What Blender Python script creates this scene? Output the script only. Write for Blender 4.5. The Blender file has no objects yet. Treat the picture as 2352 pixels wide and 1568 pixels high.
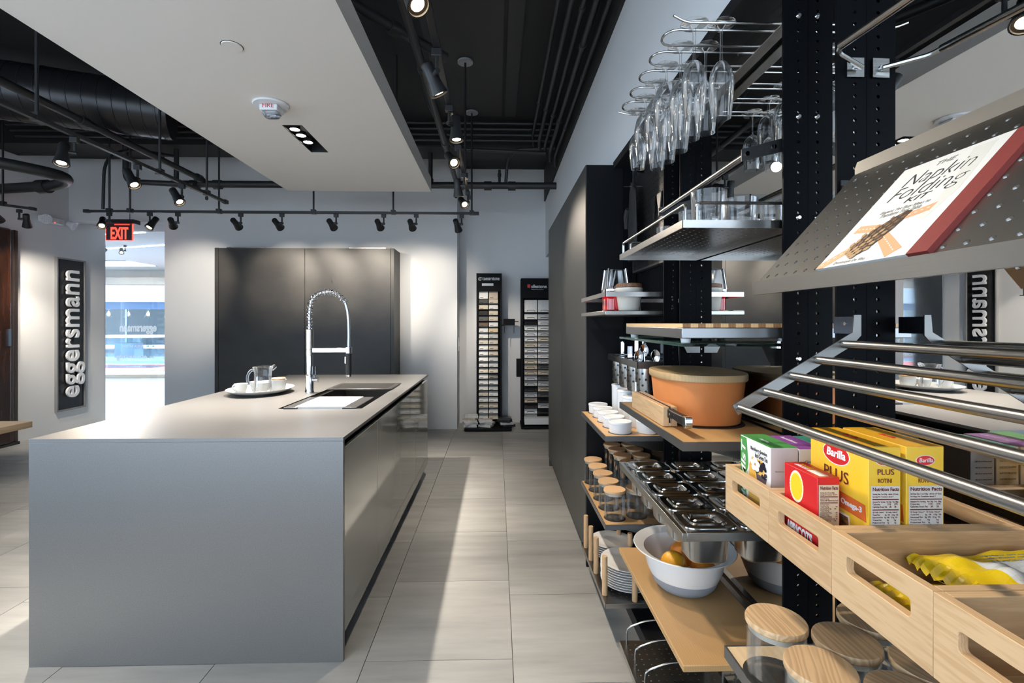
import bpy, math, random
from mathutils import Vector, Matrix
RND = random.Random(11)
sc = bpy.context.scene
COL = sc.collection
V = Vector
# ---------------------------------------------------------------- camera
F_PX, YAW, EYE = 1120.0, math.radians(1.5), 1.373
cd = bpy.data.cameras.new('camera'); cam = bpy.data.objects.new('camera', cd); COL.objects.link(cam)
cd.sensor_width = 36.0; cd.lens = F_PX / 2352 * 36.0
cd.shift_x = (1176 - (1141 + F_PX * math.tan(YAW))) / 2352
cd.shift_y = (742 - 784) / 2352
cd.clip_start = 0.02; cd.clip_end = 200
cam.location = (0, 0, EYE); cam.rotation_euler = (math.pi / 2, 0, -YAW)
sc.camera = cam
# ---------------------------------------------------------------- world, large lights, exposure
w = bpy.data.worlds.new('world'); sc.world = w; w.use_nodes = True
w.node_tree.nodes['Background'].inputs[0].default_value = (0.70, 0.84, 1.0, 1)
w.node_tree.nodes['Background'].inputs[1].default_value = 2.4
sc.view_settings.view_transform = 'Standard'
try: sc.view_settings.look = 'None'
except Exception: pass
sc.view_settings.gamma = 1.0; sc.view_settings.use_curve_mapping = False
sc.view_settings.exposure = 0.62
cy = sc.cycles
cy.use_denoising = True
cy.use_adaptive_sampling = True; cy.adaptive_threshold = .09; cy.adaptive_min_samples = 16
try: cy.denoiser = 'OPENIMAGEDENOISE'
except Exception: pass
cy.max_bounces = 7; cy.diffuse_bounces = 3; cy.glossy_bounces = 4; cy.transmission_bounces = 4; cy.transparent_max_bounces = 16
cy.caustics_reflective = False; cy.caustics_refractive = False; cy.sample_clamp_indirect = 4.0
cy.blur_glossy = 0.5
def area(name, loc, rot, sx, sy, power, col):
    l = bpy.data.lights.new(name, 'AREA'); l.shape = 'RECTANGLE'; l.size = sx; l.size_y = sy; l.energy = power; l.color = col
    o = bpy.data.objects.new(name, l); COL.objects.link(o); o.location = loc; o.rotation_euler = rot
    return o
# daylight through the storefront behind the photographer and from the mall, plus an added left fill
area('daylight_storefront', (-2.2, -2.5, 1.5), (math.pi / 2, 0, 0), 6.0, 2.6, 16, (0.72, 0.84, 1.0))
area('mall_daylight', (-8.5, 14.6, 3.7), (math.radians(-38), 0, 0), 12.0, 3.0, 3200, (0.84, 0.92, 1.0))  # unseen light added above the glazing to carry the mall daylight
area('fill_left', (-5.72, 0.9, 1.7), (math.pi / 2, 0, -math.pi / 2), 3.4, 2.4, 28, (0.80, 0.89, 1.0))  # added fill for the left side, no such source known
SPOT = 1.0     # scales every lamp in the room
# ---------------------------------------------------------------- materials
MATS = {}
def mat(name, col=(.5, .5, .5), rough=.5, metal=0.0, emis=None, est=0.0, coat=0.0, spec=.5, trans=0.0, alpha=1.0,
        noise=None, bump=None, jitter=0.0, aniso=None):
    """noise = (scale xyz, detail, second colour, contrast); bump = (scale xyz, strength); jitter = value spread between objects"""
    if name in MATS: return MATS[name]
    m = bpy.data.materials.new(name); m.use_nodes = True; MATS[name] = m
    nt = m.node_tree; n = nt.nodes; L = nt.links; b = n['Principled BSDF']
    b.inputs['Base Color'].default_value = (*col, 1); b.inputs['Roughness'].default_value = rough
    b.inputs['Metallic'].default_value = metal
    b.inputs['Specular IOR Level'].default_value = spec
    if coat: b.inputs['Coat Weight'].default_value = coat; b.inputs['Coat Roughness'].default_value = .08
    if trans: b.inputs['Transmission Weight'].default_value = trans
    if emis: b.inputs['Emission Color'].default_value = (*emis, 1); b.inputs['Emission Strength'].default_value = est
    src = None
    if noise or bump:
        tc = n.new('ShaderNodeTexCoord')
    def mapped(scale):
        mp = n.new('ShaderNodeMapping'); mp.inputs['Scale'].default_value = scale
        L.new(tc.outputs['Object'], mp.inputs[0])
        if jitter:
            oi = n.new('ShaderNodeObjectInfo'); vm = n.new('ShaderNodeVectorMath'); vm.operation = 'SCALE'
            vm.inputs[0].default_value = (17, 31, 9); L.new(oi.outputs['Random'], vm.inputs['Scale']); L.new(vm.outputs[0], mp.inputs['Location'])
        return mp
    if noise:
        scl, det, c2, con = noise
        mp = mapped(scl); tx = n.new('ShaderNodeTexNoise'); tx.inputs['Scale'].default_value = 1; tx.inputs['Detail'].default_value = det
        tx.inputs['Roughness'].default_value = .6
        L.new(mp.outputs[0], tx.inputs['Vector'])
        rp = n.new('ShaderNodeValToRGB'); rp.color_ramp.elements[0].position = .5 - con; rp.color_ramp.elements[1].position = .5 + con
        rp.color_ramp.elements[0].color = (*col, 1); rp.color_ramp.elements[1].color = (*c2, 1)
        L.new(tx.outputs[0], rp.inputs[0]); src = rp.outputs[0]
    if jitter:
        oi = n.new('ShaderNodeObjectInfo'); mr = n.new('ShaderNodeMapRange'); mr.inputs[3].default_value = 1 - jitter; mr.inputs[4].default_value = 1 + jitter
        L.new(oi.outputs['Random'], mr.inputs[0])
        hs = n.new('ShaderNodeHueSaturation'); L.new(mr.outputs[0], hs.inputs['Value'])
        if src: L.new(src, hs.inputs['Color'])
        else: hs.inputs['Color'].default_value = (*col, 1)
        src = hs.outputs[0]
    if src: L.new(src, b.inputs['Base Color'])
    if bump:
        scl, st = bump
        mp = mapped(scl); tx = n.new('ShaderNodeTexNoise'); tx.inputs['Scale'].default_value = 1; tx.inputs['Detail'].default_value = 3
        L.new(mp.outputs[0], tx.inputs['Vector']); bp = n.new('ShaderNodeBump'); bp.inputs['Strength'].default_value = st; bp.inputs['Distance'].default_value = .002
        L.new(tx.outputs[0], bp.inputs['Height']); L.new(bp.outputs[0], b.inputs['Normal'])
    return m
def wood(name, c1, c2, axis='Y', scale=60, dist=3.0, rough=.5, jitter=.06, detail=2.0):
    """long grain along `axis`: stretched, distorted wave bands"""
    if name in MATS: return MATS[name]
    m = bpy.data.materials.new(name); m.use_nodes = True; MATS[name] = m
    nt = m.node_tree; n = nt.nodes; L = nt.links; b = n['Principled BSDF']; b.inputs['Roughness'].default_value = rough
    tc = n.new('ShaderNodeTexCoord'); mp = n.new('ShaderNodeMapping'); L.new(tc.outputs['Object'], mp.inputs[0])
    s = {'X': (.09, 1, 1), 'Y': (1, .09, 1), 'Z': (1, 1, .09)}[axis]; mp.inputs['Scale'].default_value = s
    oi = n.new('ShaderNodeObjectInfo'); vm = n.new('ShaderNodeVectorMath'); vm.operation = 'SCALE'; vm.inputs[0].default_value = (7, 5, 3)
    L.new(oi.outputs['Random'], vm.inputs['Scale']); L.new(vm.outputs[0], mp.inputs['Location'])
    wv = n.new('ShaderNodeTexWave'); wv.bands_direction = {'X': 'Y', 'Y': 'X', 'Z': 'X'}[axis]
    wv.inputs['Scale'].default_value = scale; wv.inputs['Distortion'].default_value = dist; wv.inputs['Detail'].default_value = detail; wv.inputs['Detail Scale'].default_value = 1.4
    L.new(mp.outputs[0], wv.inputs['Vector'])
    nz = n.new('ShaderNodeTexNoise'); nz.inputs['Scale'].default_value = 14; nz.inputs['Detail'].default_value = 4; L.new(mp.outputs[0], nz.inputs['Vector'])
    mx = n.new('ShaderNodeMath'); mx.operation = 'MULTIPLY_ADD'; L.new(wv.outputs['Fac'], mx.inputs[0]); mx.inputs[1].default_value = .55
    m2 = n.new('ShaderNodeMath'); m2.operation = 'MULTIPLY'; m2.inputs[1].default_value = .5; L.new(nz.outputs[0], m2.inputs[0]); L.new(m2.outputs[0], mx.inputs[2])
    rp = n.new('ShaderNodeValToRGB'); rp.color_ramp.elements[0].color = (*c1, 1); rp.color_ramp.elements[1].color = (*c2, 1)
    rp.color_ramp.elements[0].position = .2; rp.color_ramp.elements[1].position = .8
    L.new(mx.outputs[0], rp.inputs[0])
    mr = n.new('ShaderNodeMapRange'); mr.inputs[3].default_value = 1 - jitter; mr.inputs[4].default_value = 1 + jitter; L.new(oi.outputs['Random'], mr.inputs[0])
    hs = n.new('ShaderNodeHueSaturation'); L.new(mr.outputs[0], hs.inputs['Value']); L.new(rp.outputs[0], hs.inputs['Color'])
    L.new(hs.outputs[0], b.inputs['Base Color'])
    return m
def glass(name, tint=(1, 1, 1), refl=1.0, edge=.30, edgecol=(.85, .88, .9)):
    """thin clear glass: see-through, fresnel gloss, paler at grazing rims"""
    if name in MATS: return MATS[name]
    m = bpy.data.materials.new(name); m.use_nodes = True; MATS[name] = m
    nt = m.node_tree; n = nt.nodes; L = nt.links; n.clear()
    out = n.new('ShaderNodeOutputMaterial'); tr = n.new('ShaderNodeBsdfTransparent'); tr.inputs[0].default_value = (*tint, 1)
    gl = n.new('ShaderNodeBsdfGlossy'); gl.inputs['Roughness'].default_value = .03; gl.inputs[0].default_value = (1, 1, 1, 1)
    lw = n.new('ShaderNodeFresnel'); lw.inputs[0].default_value = 1.45
    mu = n.new('ShaderNodeMath'); mu.operation = 'MULTIPLY'; mu.use_clamp = True; mu.inputs[1].default_value = refl; L.new(lw.outputs[0], mu.inputs[0])
    mx = n.new('ShaderNodeMixShader'); L.new(mu.outputs[0], mx.inputs[0]); L.new(tr.outputs[0], mx.inputs[1]); L.new(gl.outputs[0], mx.inputs[2])
    df = n.new('ShaderNodeBsdfDiffuse'); df.inputs[0].default_value = (*edgecol, 1)
    fc = n.new('ShaderNodeLayerWeight'); fc.inputs[0].default_value = .12
    m2 = n.new('ShaderNodeMath'); m2.operation = 'MULTIPLY'; m2.inputs[1].default_value = edge; L.new(fc.outputs['Facing'], m2.inputs[0])
    mx2 = n.new('ShaderNodeMixShader'); L.new(m2.outputs[0], mx2.inputs[0]); L.new(mx.outputs[0], mx2.inputs[1]); L.new(df.outputs[0], mx2.inputs[2])
    L.new(mx2.outputs[0], out.inputs[0])
    return m
wall_white = mat('wall_paint', (.76, .77, .78), .75, bump=((60, 60, 60), .05))
panel_white = mat('panel_paint', (.86, .82, .765), .6, bump=((40, 40, 40), .04))
black_paint = mat('black_paint', (.009, .009, .0095), .7)
black_metal = mat('black_metal', (.014, .014, .015), .42, bump=((90, 90, 90), .05))
post_metal = mat('post_metal', (.0045, .005, .0065), .45, spec=.06, bump=((700, 700, 700), .05))
tile_mat = mat('floor_tile', (.305, .299, .283), .42, noise=((1.6, 11, 3), 6, (.415, .408, .386), .18), bump=((7, 60, 7), .08), jitter=.10)
grout = mat('grout', (.22, .21, .195), .8)
ceramic = mat('counter_ceramic', (.20, .198, .197), .36, metal=.7, noise=((220, 220, 220), 3, (.26, .257, .254), .3), bump=((350, 350, 350), .05))
lacquer = mat('door_lacquer', (.33, .335, .315), .05, spec=.7, coat=.6)
dark_oak = mat('tall_cabinet_front', (.023, .021, .019), .46, noise=((2.2, 2.2, 3.5), 5, (.042, .039, .035), .22), bump=((18, 18, 30), .05))
charcoal = mat('charcoal_front', (.042, .043, .042), .48)
navy_black = mat('side_panel_black', (.005, .0055, .007), .5, spec=.15)
steel = mat('brushed_steel', (.50, .49, .47), .25, metal=1, bump=((4, 420, 420), .06))
steel_y = mat('brushed_steel_y', (.42, .41, .39), .27, metal=1, bump=((420, 6, 420), .06))
steel_tilt = mat('steel_tilt', (.38, .37, .345), .33, metal=1, bump=((420, 6, 420), .05))  # lighter copy of the same steel for the tilted shelf
steel_shaded = mat('steel_shaded', (.19, .185, .175), .30, metal=1, bump=((420, 6, 420), .05))  # same steel, darkened in colour for shaded shelf undersides
chrome = mat('chrome', (.66, .67, .69), .07, metal=1)
dark_steel = mat('dark_steel_edge', (.20, .195, .19), .38, metal=.8)
mirror_m = mat('mirror_glass', (.80, .81, .81), .004, metal=1)
beech = wood('beech', (.50, .29, .118), (.54, .325, .14), 'Y', 50, 3.0, .45)
ash = wood('ash', (.52, .33, .17), (.62, .42, .235), 'Y', 100, 7.0, .5)
ash_x = wood('ash_crosswise', (.51, .325, .165), (.61, .41, .23), 'X', 100, 7.0, .5)
lid_wood = wood('lid_wood', (.54, .33, .17), (.63, .41, .225), 'Y', 60, 6.0, .5, .10)
walnut = wood('walnut', (.16, .075, .035), (.26, .13, .065), 'X', 34, 4, .45)
oak_top = wood('oak_table', (.34, .23, .13), (.46, .33, .21), 'Y', 20, 4, .5)
ebony = wood('ebony_gloss', (.008, .004, .003), (.040, .014, .007), 'Z', 22, 3, .12, 0)
terracotta = mat('terracotta', (.58, .19, .048), .7, noise=((9, 9, 9), 4, (.64, .225, .062), .3), bump=((120, 120, 120), .05))
white_gloss = mat('white_porcelain', (.80, .80, .78), .15)
white_plastic = mat('white_plastic', (.78, .80, .82), .3)
cream_gloss = mat('cream_glaze', (.74, .71, .64), .18)
recess_shade = mat('recess_shade', (.025, .024, .023), .35)  # dark colour in place of the shade inside shelf holes
rubber = mat('black_rubber', (.01, .01, .01), .6)
clear = glass('clear_glass', (1, 1, 1), .7, .28, (.92, .94, .95))
jar_glass = glass('jar_glass', (.985, .99, .99), .35, .06)
green_glass = glass('shelf_glass', (.80, .90, .87), 1.0, .55, (.18, .36, .31))
pane_glass = glass('pane_glass', (.93, .975, 1.0), 1.0, .05)
def film(name, col):
    m = bpy.data.materials.new(name); m.use_nodes = True; MATS[name] = m; nt = m.node_tree; n = nt.nodes; L = nt.links; n.clear()
    out = n.new('ShaderNodeOutputMaterial'); a = n.new('ShaderNodeBsdfDiffuse'); b = n.new('ShaderNodeBsdfTranslucent'); mx = n.new('ShaderNodeMixShader')
    a.inputs[0].default_value = (*col, 1); b.inputs[0].default_value = (*col, 1); mx.inputs[0].default_value = .6
    L.new(a.outputs[0], mx.inputs[1]); L.new(b.outputs[0], mx.inputs[2]); L.new(mx.outputs[0], out.inputs[0]); return m
lamp_glow = mat('lamp_glow', (1, 1, 1), .5, emis=(1.0, .80, .52), est=22)
lamp_glow_w = mat('lamp_glow_bright', (1, 1, 1), .5, emis=(1.0, .93, .80), est=28)
# ---------------------------------------------------------------- mesh builder
class MB:
    def __init__(s): s.v = []; s.f = []
    def add(s, v, f):
        k = len(s.v); s.v += [V(p) for p in v]; s.f += [tuple(i + k for i in q) for q in f]; return s
    def box(s, x0, x1, y0, y1, z0, z1):
        v = [(x0, y0, z0), (x1, y0, z0), (x1, y1, z0), (x0, y1, z0), (x0, y0, z1), (x1, y0, z1), (x1, y1, z1), (x0, y1, z1)]
        return s.add(v, [(0, 3, 2, 1), (4, 5, 6, 7), (0, 1, 5, 4), (1, 2, 6, 5), (2, 3, 7, 6), (3, 0, 4, 7)])
    def hexa(s, p):   # eight corners, bottom ring then top ring
        return s.add(p, [(0, 3, 2, 1), (4, 5, 6, 7), (0, 1, 5, 4), (1, 2, 6, 5), (2, 3, 7, 6), (3, 0, 4, 7)])
    def cyl(s, p0, p1, r0, r1=None, n=14, cap=True):
        r1 = r0 if r1 is None else r1; p0 = V(p0); p1 = V(p1); d = (p1 - p0).normalized()
        a = d.orthogonal().normalized(); b = d.cross(a)
        v = [p + (a * math.cos(t) + b * math.sin(t)) * r for p, r in ((p0, r0), (p1, r1)) for t in [2 * math.pi * i / n for i in range(n)]]
        f = [(i, (i + 1) % n, n + (i + 1) % n, n + i) for i in range(n)]
        if cap: f += [tuple(range(n - 1, -1, -1)), tuple(range(n, 2 * n))]
        return s.add(v, f)
    def tube(s, pts, r, n=8, closed=False, cap=True):
        pts = [V(p) for p in pts]; N = len(pts); rr = r if isinstance(r, (list, tuple)) else [r] * N
        ring = []; a = None
        for i, p in enumerate(pts):
            if closed: d = pts[(i + 1) % N] - pts[i - 1]
            else: d = pts[min(i + 1, N - 1)] - pts[max(i - 1, 0)]
            d.normalize()
            a = d.orthogonal().normalized() if a is None else (a - d * a.dot(d)).normalized()
            b = d.cross(a); ring.append([p + (a * math.cos(2 * math.pi * k / n) + b * math.sin(2 * math.pi * k / n)) * rr[i] for k in range(n)])
        v = [q for g in ring for q in g]; f = []
        for i in range(N if closed else N - 1):
            j = (i + 1) % N
            f += [(i * n + k, i * n + (k + 1) % n, j * n + (k + 1) % n, j * n + k) for k in range(n)]
        if cap and not closed: f += [tuple(range(n - 1, -1, -1)), tuple((N - 1) * n + k for k in range(n))]
        return s.add(v, f)
    def lathe(s, prof, c=(0, 0, 0), n=28, sx=1.0, sy=1.0, pw=2.0, cap=False):
        """prof: (radius, height) pairs; sx, sy squash; pw > 2 squares the outline off"""
        v = []
        for r, z in prof:
            for i in range(n):
                t = 2 * math.pi * i / n; ct, st = math.cos(t), math.sin(t)
                if pw != 2.0:
                    ct = math.copysign(abs(ct) ** (2 / pw), ct); st = math.copysign(abs(st) ** (2 / pw), st)
                v.append((c[0] + r * sx * ct, c[1] + r * sy * st, c[2] + z))
        f = [(j * n + i, j * n + (i + 1) % n, (j + 1) * n + (i + 1) % n, (j + 1) * n + i) for j in range(len(prof) - 1) for i in range(n)]
        if cap: f += [tuple(range(n - 1, -1, -1)), tuple((len(prof) - 1) * n + i for i in range(n))]
        return s.add(v, f)
    def prism(s, poly, fn, t0, t1):
        n = len(poly); v = [fn(a, b, t0) for a, b in poly] + [fn(a, b, t1) for a, b in poly]
        return s.add(v, [tuple(range(n - 1, -1, -1)), tuple(range(n, 2 * n))] + [(i, (i + 1) % n, n + (i + 1) % n, n + i) for i in range(n)])
    def holed(s, O, I, rad, fn, t0, t1, n=3):
        """plate O=(a0,b0,a1,b1) with a rounded opening I, from t0 to t1, mapped by fn(a,b,t)"""
        a0, b0, a1, b1 = O; oc = [(a0, b0), (a1, b0), (a1, b1), (a0, b1)]
        i0, j0, i1, j1 = I; cs = [(i0 + rad, j0 + rad, math.pi), (i1 - rad, j0 + rad, 1.5 * math.pi), (i1 - rad, j1 - rad, 0), (i0 + rad, j1 - rad, .5 * math.pi)]
        arcs = [[(cx + rad * math.cos(t + .5 * math.pi * k / n), cyy + rad * math.sin(t + .5 * math.pi * k / n)) for k in range(n + 1)] for cx, cyy, t in cs]
        inn = [p for a in arcs for p in a]; m = len(inn)
        v = [fn(a, b, t) for t in (t0, t1) for a, b in oc + inn]; K = 4 + m; f = []
        for c in range(4):
            st = c * (n + 1)
            for k in range(n): f += [(c, 4 + st + k + 1, 4 + st + k), (K + c, K + 4 + st + k, K + 4 + st + k + 1)]
            e = 4 + st + n; g = 4 + ((c + 1) * (n + 1)) % m; d = (c + 1) % 4
            f += [(c, d, g, e), (K + c, K + e, K + g, K + d)]
            f.append((c, K + c, K + d, d))
        f += [(4 + i, 4 + (i + 1) % m, K + 4 + (i + 1) % m, K + 4 + i) for i in range(m)]
        return s.add(v, f)
    def perf(s, a0, a1, b0, b1, cell, hr, fn, t0, t1, margin=0.0):
        na = max(1, round((a1 - a0 - 2 * margin) / cell)); nb = max(1, round((b1 - b0 - 2 * margin) / cell))
        if margin:
            for q in ((a0, b0, a1, b0 + margin), (a0, b1 - margin, a1, b1), (a0, b0 + margin, a0 + margin, b1 - margin), (a1 - margin, b0 + margin, a1, b1 - margin)):
                s.prism([(q[0], q[1]), (q[2], q[1]), (q[2], q[3]), (q[0], q[3])], fn, t0, t1)
        a0 += margin; a1 -= margin; b0 += margin; b1 -= margin; da = (a1 - a0) / na; db = (b1 - b0) / nb
        for i in range(na):
            for j in range(nb):
                p, q = a0 + i * da, b0 + j * db
                if True:
                    s.holed((p, q, p + da, q + db), (p + da / 2 - hr, q + db / 2 - hr, p + da / 2 + hr, q + db / 2 + hr), hr * .96, fn, t0, t1, 2)
        return s
    def xf(s, M):
        s.v = [M @ p for p in s.v]; return s
    def mesh(s, name, mt, org=V((0, 0, 0)), ang=35):
        me = bpy.data.meshes.new(name); me.from_pydata([tuple(p - org) for p in s.v], [], s.f); me.update()
        if ang:
            me.polygons.foreach_set('use_smooth', [True] * len(me.polygons)); me.set_sharp_from_angle(angle=math.radians(ang))
        if mt: me.materials.append(mt)
        return me
def root_of(o):
    while o.parent: o = o.parent
    return o
def build(mb, name, mt, parent=None, bev=0.0, ang=35, label=None):
    """part (or a single-mesh thing) from world coordinates; the mesh sits relative to its thing's base point"""
    if parent: org = root_of(parent).location.copy()
    else:
        xs = [p.x for p in mb.v]; ys = [p.y for p in mb.v]; zs = [p.z for p in mb.v]
        org = V(((min(xs) + max(xs)) / 2, (min(ys) + max(ys)) / 2, min(zs)))
    o = bpy.data.objects.new(name, mb.mesh(name, mt, org, ang)); COL.objects.link(o)
    if parent: o.parent = parent
    else: o.location = org
    if bev:
        md = o.modifiers.new('edge', 'BEVEL'); md.width = bev; md.segments = 2; md.limit_method = 'ANGLE'; md.angle_limit = math.radians(50)
    if label: o['label'] = label
    return o
def tag(o, label, cat, group=None, kind=None):
    o['label'] = label; o['category'] = cat
    if group: o['group'] = group
    if kind: o['kind'] = kind
    return o
def thing(name, label, cat, loc=(0, 0, 0), group=None):
    o = bpy.data.objects.new(name, None); COL.objects.link(o); o.location = loc; o.empty_display_size = .05
    return tag(o, label, cat, group)
def struct(mb, name, mt, label=None, **k):
    o = build(mb, name, mt, **k); o['kind'] = 'structure'
    if label: o['label'] = label
    return o
def copy_tree(root, loc, label=None, rotz=0.0):
    r = root.copy(); COL.objects.link(r); r.location = loc; r.rotation_euler = (0, 0, rotz)
    if label: r['label'] = label
    for ch in [c for c in bpy.data.objects if c.parent == root]:
        c = ch.copy(); COL.objects.link(c); c.parent = r
        for g in [q for q in bpy.data.objects if q.parent == ch]:
            d = g.copy(); COL.objects.link(d); d.parent = c
    return r
FIT = []
def text(s, name, mt, parent, M, size, width=None, height=None, ext=.0003, shear=0.0, align='LEFT', off=0.0, res=3):
    """flat lettering: M places local x (reading direction), y (up), z (out of the surface) in the world; becomes a mesh in fit_text"""
    c = bpy.data.curves.new(name, 'FONT'); c.body = s; c.size = size; c.extrude = ext; c.shear = shear; c.align_x = align; c.resolution_u = res; c.offset = off
    c.materials.append(mt)
    o = bpy.data.objects.new('type_outline', c); COL.objects.link(o)
    FIT.append((o, name, parent, Matrix.Translation(-root_of(parent).location) @ M, width, height))
def frame(o, x, y):
    x = V(x).normalized(); y = V(y).normalized(); z = x.cross(y).normalized(); y = z.cross(x)
    return Matrix(((x.x, y.x, z.x, o[0]), (x.y, y.y, z.y, o[1]), (x.z, y.z, z.z, o[2]), (0, 0, 0, 1)))
def fit_text():
    bpy.context.view_layer.update(); dg = bpy.context.evaluated_depsgraph_get()
    for o, name, parent, M, wd, ht in FIT:
        me = bpy.data.meshes.new_from_object(o.evaluated_get(dg)); me.name = name
        xs = [v.co.x for v in me.vertices]; ys = [v.co.y for v in me.vertices]; w0 = max(xs) - min(xs); h0 = max(ys) - min(ys)
        sx = wd / w0 if wd else None; sy = ht / h0 if ht else None
        sx = sx or sy or 1; sy = sy or sx
        n = bpy.data.objects.new(name, me); COL.objects.link(n); n.parent = parent; n.matrix_local = M @ Matrix.Diagonal((sx, sy, 1, 1))
    for o, *_ in FIT: c = o.data; bpy.data.objects.remove(o); bpy.data.curves.remove(c)
def arc(c, u, v, r, a0, a1, n):
    c = V(c); u = V(u); v = V(v)
    return [c + u * (r * math.cos(a0 + (a1 - a0) * i / n)) + v * (r * math.sin(a0 + (a1 - a0) * i / n)) for i in range(n + 1)]
def fillet(pts, r, n=5):
    """round the corners of a polyline"""
    pts = [V(p) for p in pts]; out = [pts[0]]
    for a, b, c in zip(pts, pts[1:], pts[2:]):
        d0 = (a - b); d1 = (c - b); k = min(r, d0.length * .49, d1.length * .49); p0 = b + d0.normalized() * k; p1 = b + d1.normalized() * k
        for i in range(n + 1):
            t = i / n; out.append(p0 * (1 - t) ** 2 + b * 2 * t * (1 - t) + p1 * t * t)
    out.append(pts[-1]); return out
ORD = ['first', 'second', 'third', 'fourth', 'fifth', 'sixth', 'seventh', 'eighth', 'ninth', 'tenth', 'eleventh', 'twelfth', 'thirteenth',
       'fourteenth', 'fifteenth', 'sixteenth', 'seventeenth', 'eighteenth', 'nineteenth', 'twentieth', 'twenty-first', 'twenty-second', 'twenty-third', 'twenty-fourth', 'twenty-fifth', 'twenty-sixth']
# ================================================================ the room
IX0, IX1, IY0, IY1, IZ = -1.866, -0.622, 1.994, 4.43, 0.91      # island
floor = struct(MB().box(-5.7, .9, -1.5, 6.9, -.06, -.009), 'floor', grout, 'large grey stone-look floor tiles with thin joints')
tile_me = MB().box(-.2985, .2985, -.3035, .3035, -.008, 0).mesh('tile', tile_mat, ang=0)
for i in range(11):
    xc = .365 - .6 * i
    for m in range(12):
        yc = (.024 if i % 2 == 0 else .164) + .61 * m + .305
        if yc < 1.2 or yc > 7.0 or (IX0 + .3 < xc < IX1 - .3 and IY0 + .32 < yc < IY1 - .32): continue
        o = bpy.data.objects.new('tile', tile_me); COL.objects.link(o); o.parent = floor; o.location = V((xc, yc, 0)) - floor.location
struct(MB().box(-14, -4.0, 6.9, 12.75, -.06, -.003), 'floor_entry', mat('entry_stone', (.62, .63, .64), .35, noise=((.8, 6, 3), 4, (.70, .71, .72), .2)))
wl = MB().box(-5.66, -5.53, -1.5, -.85, 0, 3.5).box(-5.66, -5.53, 2.65, 7.02, 0, 3.5).box(-5.66, -5.53, -.85, 2.65, 0, .45).box(-5.66, -5.53, -.85, 2.65, 2.95, 3.5); wl.cyl((-5.595, 7.02, 0), (-5.595, 7.02, 2.72), .065, n=20)  # opening made up to let the added left fill in
struct(wl, 'wall_left', wall_white)
struct(MB().box(-4.243, -.514, 6.344, 6.86, 0, 3.5), 'wall_back', wall_white)
struct(MB().box(-.514, .9, 6.74, 6.86, 0, 3.5), 'wall_back_recess', wall_white)
struct(MB().box(-5.53, -4.243, 6.45, 6.62, 2.69, 3.5), 'wall_lintel', wall_white)
struct(MB().box(.673, .9, -1.5, 6.74, 2.285, 3.06).box(.86, .9, 4.72, 6.74, 0, 2.285), 'wall_right', wall_white)
struct(MB().box(.655, .9, -1.5, 6.74, 3.06, 3.5), 'trim_1', black_paint)
struct(MB().box(.84, .9, -1.5, 4.72, 0, 2.285), 'wall_niche', navy_black)
struct(MB().box(.66, .84, -1.5, 2.75, 2.245, 2.284), 'trim_2', black_metal)
struct(MB().box(-5.66, .9, -1.5, 6.86, 3.5, 3.6), 'ceiling', black_paint)
# darker ceiling coffers / beams under the deck
struct(MB().box(-5.5, .65, 5.35, 5.75, 3.30, 3.499), 'trim_3', black_paint)
# rear wall of the showroom around the storefront opening (behind the photographer)
struct(MB().box(-5.66, .9, -2.45, -2.35, 2.9, 3.6).box(-5.66, -5.3, -2.45, -2.35, 0, 2.9).box(.84, .9, -2.45, -1.5, 0, 3.6).box(-5.66, .9, -2.45, -1.5, 3.5, 3.6)
       .box(-5.66, .9, -2.45, -1.5, -.06, -.009).box(-5.66, -5.53, -2.45, -1.5, 0, 3.6), 'wall_rear', wall_white)
# white dropped ceiling panel over the island, with the opening for the triple downlight
PX0, PX1, PY0, PY1 = -1.935, -.613, -.6, 4.575
SX0, SX1, SY0, SY1 = -1.332, -1.208, 3.055, 3.54; NY0, NY1 = .455, .94
pn = MB().box(PX0, SX0, PY0, PY1, 2.6, 2.73).box(SX1, PX1, PY0, PY1, 2.6, 2.73).box(SX0, SX1, PY0, NY0, 2.6, 2.73).box(SX0, SX1, NY1, SY0, 2.6, 2.73).box(SX0, SX1, NY0, NY1, 2.70, 2.73).box(SX0, SX1, SY1, PY1, 2.6, 2.73).box(SX0, SX1, SY0, SY1, 2.70, 2.73)
struct(pn, 'ceiling_panel', panel_white, 'white dropped ceiling panel hanging over the island')
for x in (-1.75, -.8):
    for y in (1.0, 3.9): struct(MB().cyl((x, y, 2.73), (x, y, 3.5), .012, n=8), 'trim_4', black_paint)

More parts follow.
